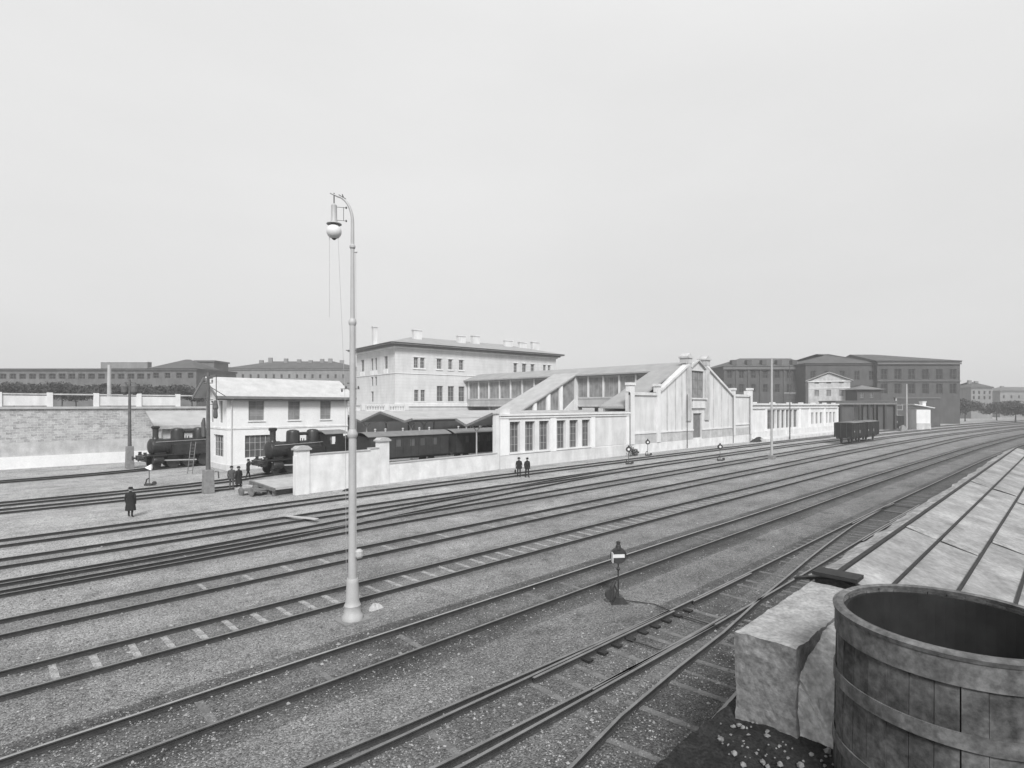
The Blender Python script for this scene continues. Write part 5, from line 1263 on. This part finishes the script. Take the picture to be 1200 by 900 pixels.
MB().lathe([(R0 * .95, ZT - .028), (R0 * 1.02, ZT - .028), (R0 * 1.03, ZT + .02), (R0 * .99, ZT + .05), (R0 * .93, ZT + .04)], n=64, ring=True).build('rim', 'hoop', vt, smooth=True)

sh = thing('lean_shed', 'low shed roof of pale felted sheets running away beside the nearest track', 'shed', (0, 0, 0))
US, UE = 12.4, 60
prof = [(3.98, 2.93), (3.42, 3.10), (2.62, 2.86), (1.75, 2.60), (.9, 2.34), (.0, 2.06), (-.9, 1.78), (-2.5, 1.3)]
for i, ((v0, z0), (v1, z1)) in enumerate(zip(prof, prof[1:])):
    b = MB(); nseg = 60; mid = 3 if i == 0 else 2
    for k in range(nseg + 1):
        u = US + (UE - US) * (k / nseg) ** 1.3 + (0 if k else 0); 
        for j in range(mid + 1):
            w_ = j / mid; e_ = random.uniform(-.015, .015) * (2.2 if i == 0 else .5)
            b.v.append((u + (random.uniform(-.05, .02) if k == 0 else 0) + (1.6 if False else 0), v0 + (v1 - v0) * w_ + (random.uniform(-.08, .03) if i == 0 and j == 0 else 0), z0 + (z1 - z0) * w_ + e_ + .012 * (i % 2)))
    for k in range(nseg):
        for j in range(mid): q = k * (mid + 1) + j; b.f.append((q, q + mid + 1, q + mid + 2, q + 1)); b.m.append(0)
    o = b.build('roof_sheet', 'sheetedge' if i == 0 else 'sheet', sh)
    so_ = o.modifiers.new('thick', 'SOLIDIFY'); so_.thickness = .03
    if i < 6:
        MB().bar((US + .05, v1, z1 + .03), (UE, v1, z1 + .03), .09 if i == 0 else .055, .05).build('seam_shadow_batten', 'tar', sh)  # seam strips in black; the ridge one wider, standing for its shadow line
for k, u in enumerate((19.6, 31.0)):
    for (v0, z0), (v1, z1) in zip(prof[1:5], prof[2:6]):
        uu = u + random.uniform(-1.2, 1.2); MB().add([(uu, v0 - .06, z0 + .017), (uu + .5, v0 - .06, z0 + .016), (uu + .5, v1 + .06, z1 + .035), (uu + random.uniform(-.1, .1), v1 + .06, z1 + .035), (uu, v0 - .06, z0 + .04), (uu + .5, v0 - .06, z0 + .03), (uu + .5, v1 + .06, z1 + .045), (uu, v1 + .06, z1 + .05)],
            [(0, 3, 2, 1), (4, 5, 6, 7), (0, 1, 5, 4), (1, 2, 6, 5), (2, 3, 7, 6), (3, 0, 4, 7)]).build('felt_lap', 'sheetedge', sh)
MB().prism([(3.85, 0), (3.85, 2.90), (3.42, 3.03), (1.7, 2.52), (-2.4, 1.3), (-2.4, 0)], lambda v, z: (US + .12, v, z), lambda v, z: (UE - .2, v, z)).build('shed_wall', 'blockside', sh)
MB().bar((US - .05, 3.42, 3.12), (US - .05, 2.2, 2.74), .12, .06).bar((US - .08, 4.15, 2.92), (US - .08, 3.3, 3.12), .16, .05).build('verge_board', 'tar', sh)
MB().box(US - .35, 2.95, 3.13, US + .1, 3.75, 3.20).build('ridge_board', 'tar', sh)
MB().box(US - .10, 3.0, 2.3, US + .1, 3.8, 2.86).build('gable_board', 'eave', sh)

# ------------------------------------------------------------------ loose stones on the near ground (one uncountable mass)
def stones():
    b = MB(); rnd = random.Random(3)
    base = [Vector(p) for p in ((1, 0, 0), (0, 1, 0), (-1, 0, 0), (0, -1, 0), (0, 0, 1))]
    n = 0
    while n < 17000:
        xp = rnd.uniform(-10, 1210); yp = 560 + 345 * rnd.random() ** .9
        D = CAM_H * F_PX / (yp - HY)
        if D > 34: continue
        x, y = fpos(xp, D)
        if D > 20 and rnd.random() < .5: continue
        s = rnd.uniform(.009, .023) * (1 + (rnd.random() < .03) * 1.2) * (1 + D / 60)
        a = rnd.uniform(0, 6.28); ca, sa = math.cos(a), math.sin(a)
        k = len(b.v)
        for p in base:
            q = Vector((p.x * s * rnd.uniform(.7, 1.3), p.y * s * rnd.uniform(.7, 1.3), p.z * s * .8))
            b.v.append((x + q.x * ca - q.y * sa, y + q.x * sa + q.y * ca, .035 * 0 + .012 + q.z))
        mi = 0 if rnd.random() < .45 else (1 if rnd.random() < .45 else 2)
        for f in ((0, 1, 4), (1, 2, 4), (2, 3, 4), (3, 0, 4)): b.f.append(tuple(i + k for i in f)); b.m.append(mi)
        n += 1
    me = bpy.data.meshes.new('loose_stones'); me.from_pydata(b.v, [], b.f)
    for m_ in (mat('stone_grey', .22, var=.3), mat('stone_pale', .28, var=.3), mat('stone_dark', .10, var=.3)): me.materials.append(m_)
    me.polygons.foreach_set('material_index', b.m)
    o = bpy.data.objects.new('loose_stones', me); COL.objects.link(o); tag(o, 'loose gravel stones scattered over the near ground', 'gravel', kind='stuff')
stones()

# ------------------------------------------------------------------ air
hz = MB().box(-40, -60, -1.0, 420, 420, 60).build('haze', 'white'); hz.data.materials.clear()
hm = bpy.data.materials.new('haze_air'); hm.use_nodes = True; t = hm.node_tree; t.nodes.clear()
o_ = t.nodes.new('ShaderNodeOutputMaterial'); pv_ = t.nodes.new('ShaderNodeVolumePrincipled')
pv_.inputs['Color'].default_value = (.92, .92, .92, 1); pv_.inputs['Density'].default_value = .0006; pv_.inputs['Anisotropy'].default_value = .2
t.links.new(pv_.outputs[0], o_.inputs['Volume']); hz.data.materials.append(hm); tag(hz, kind='stuff')
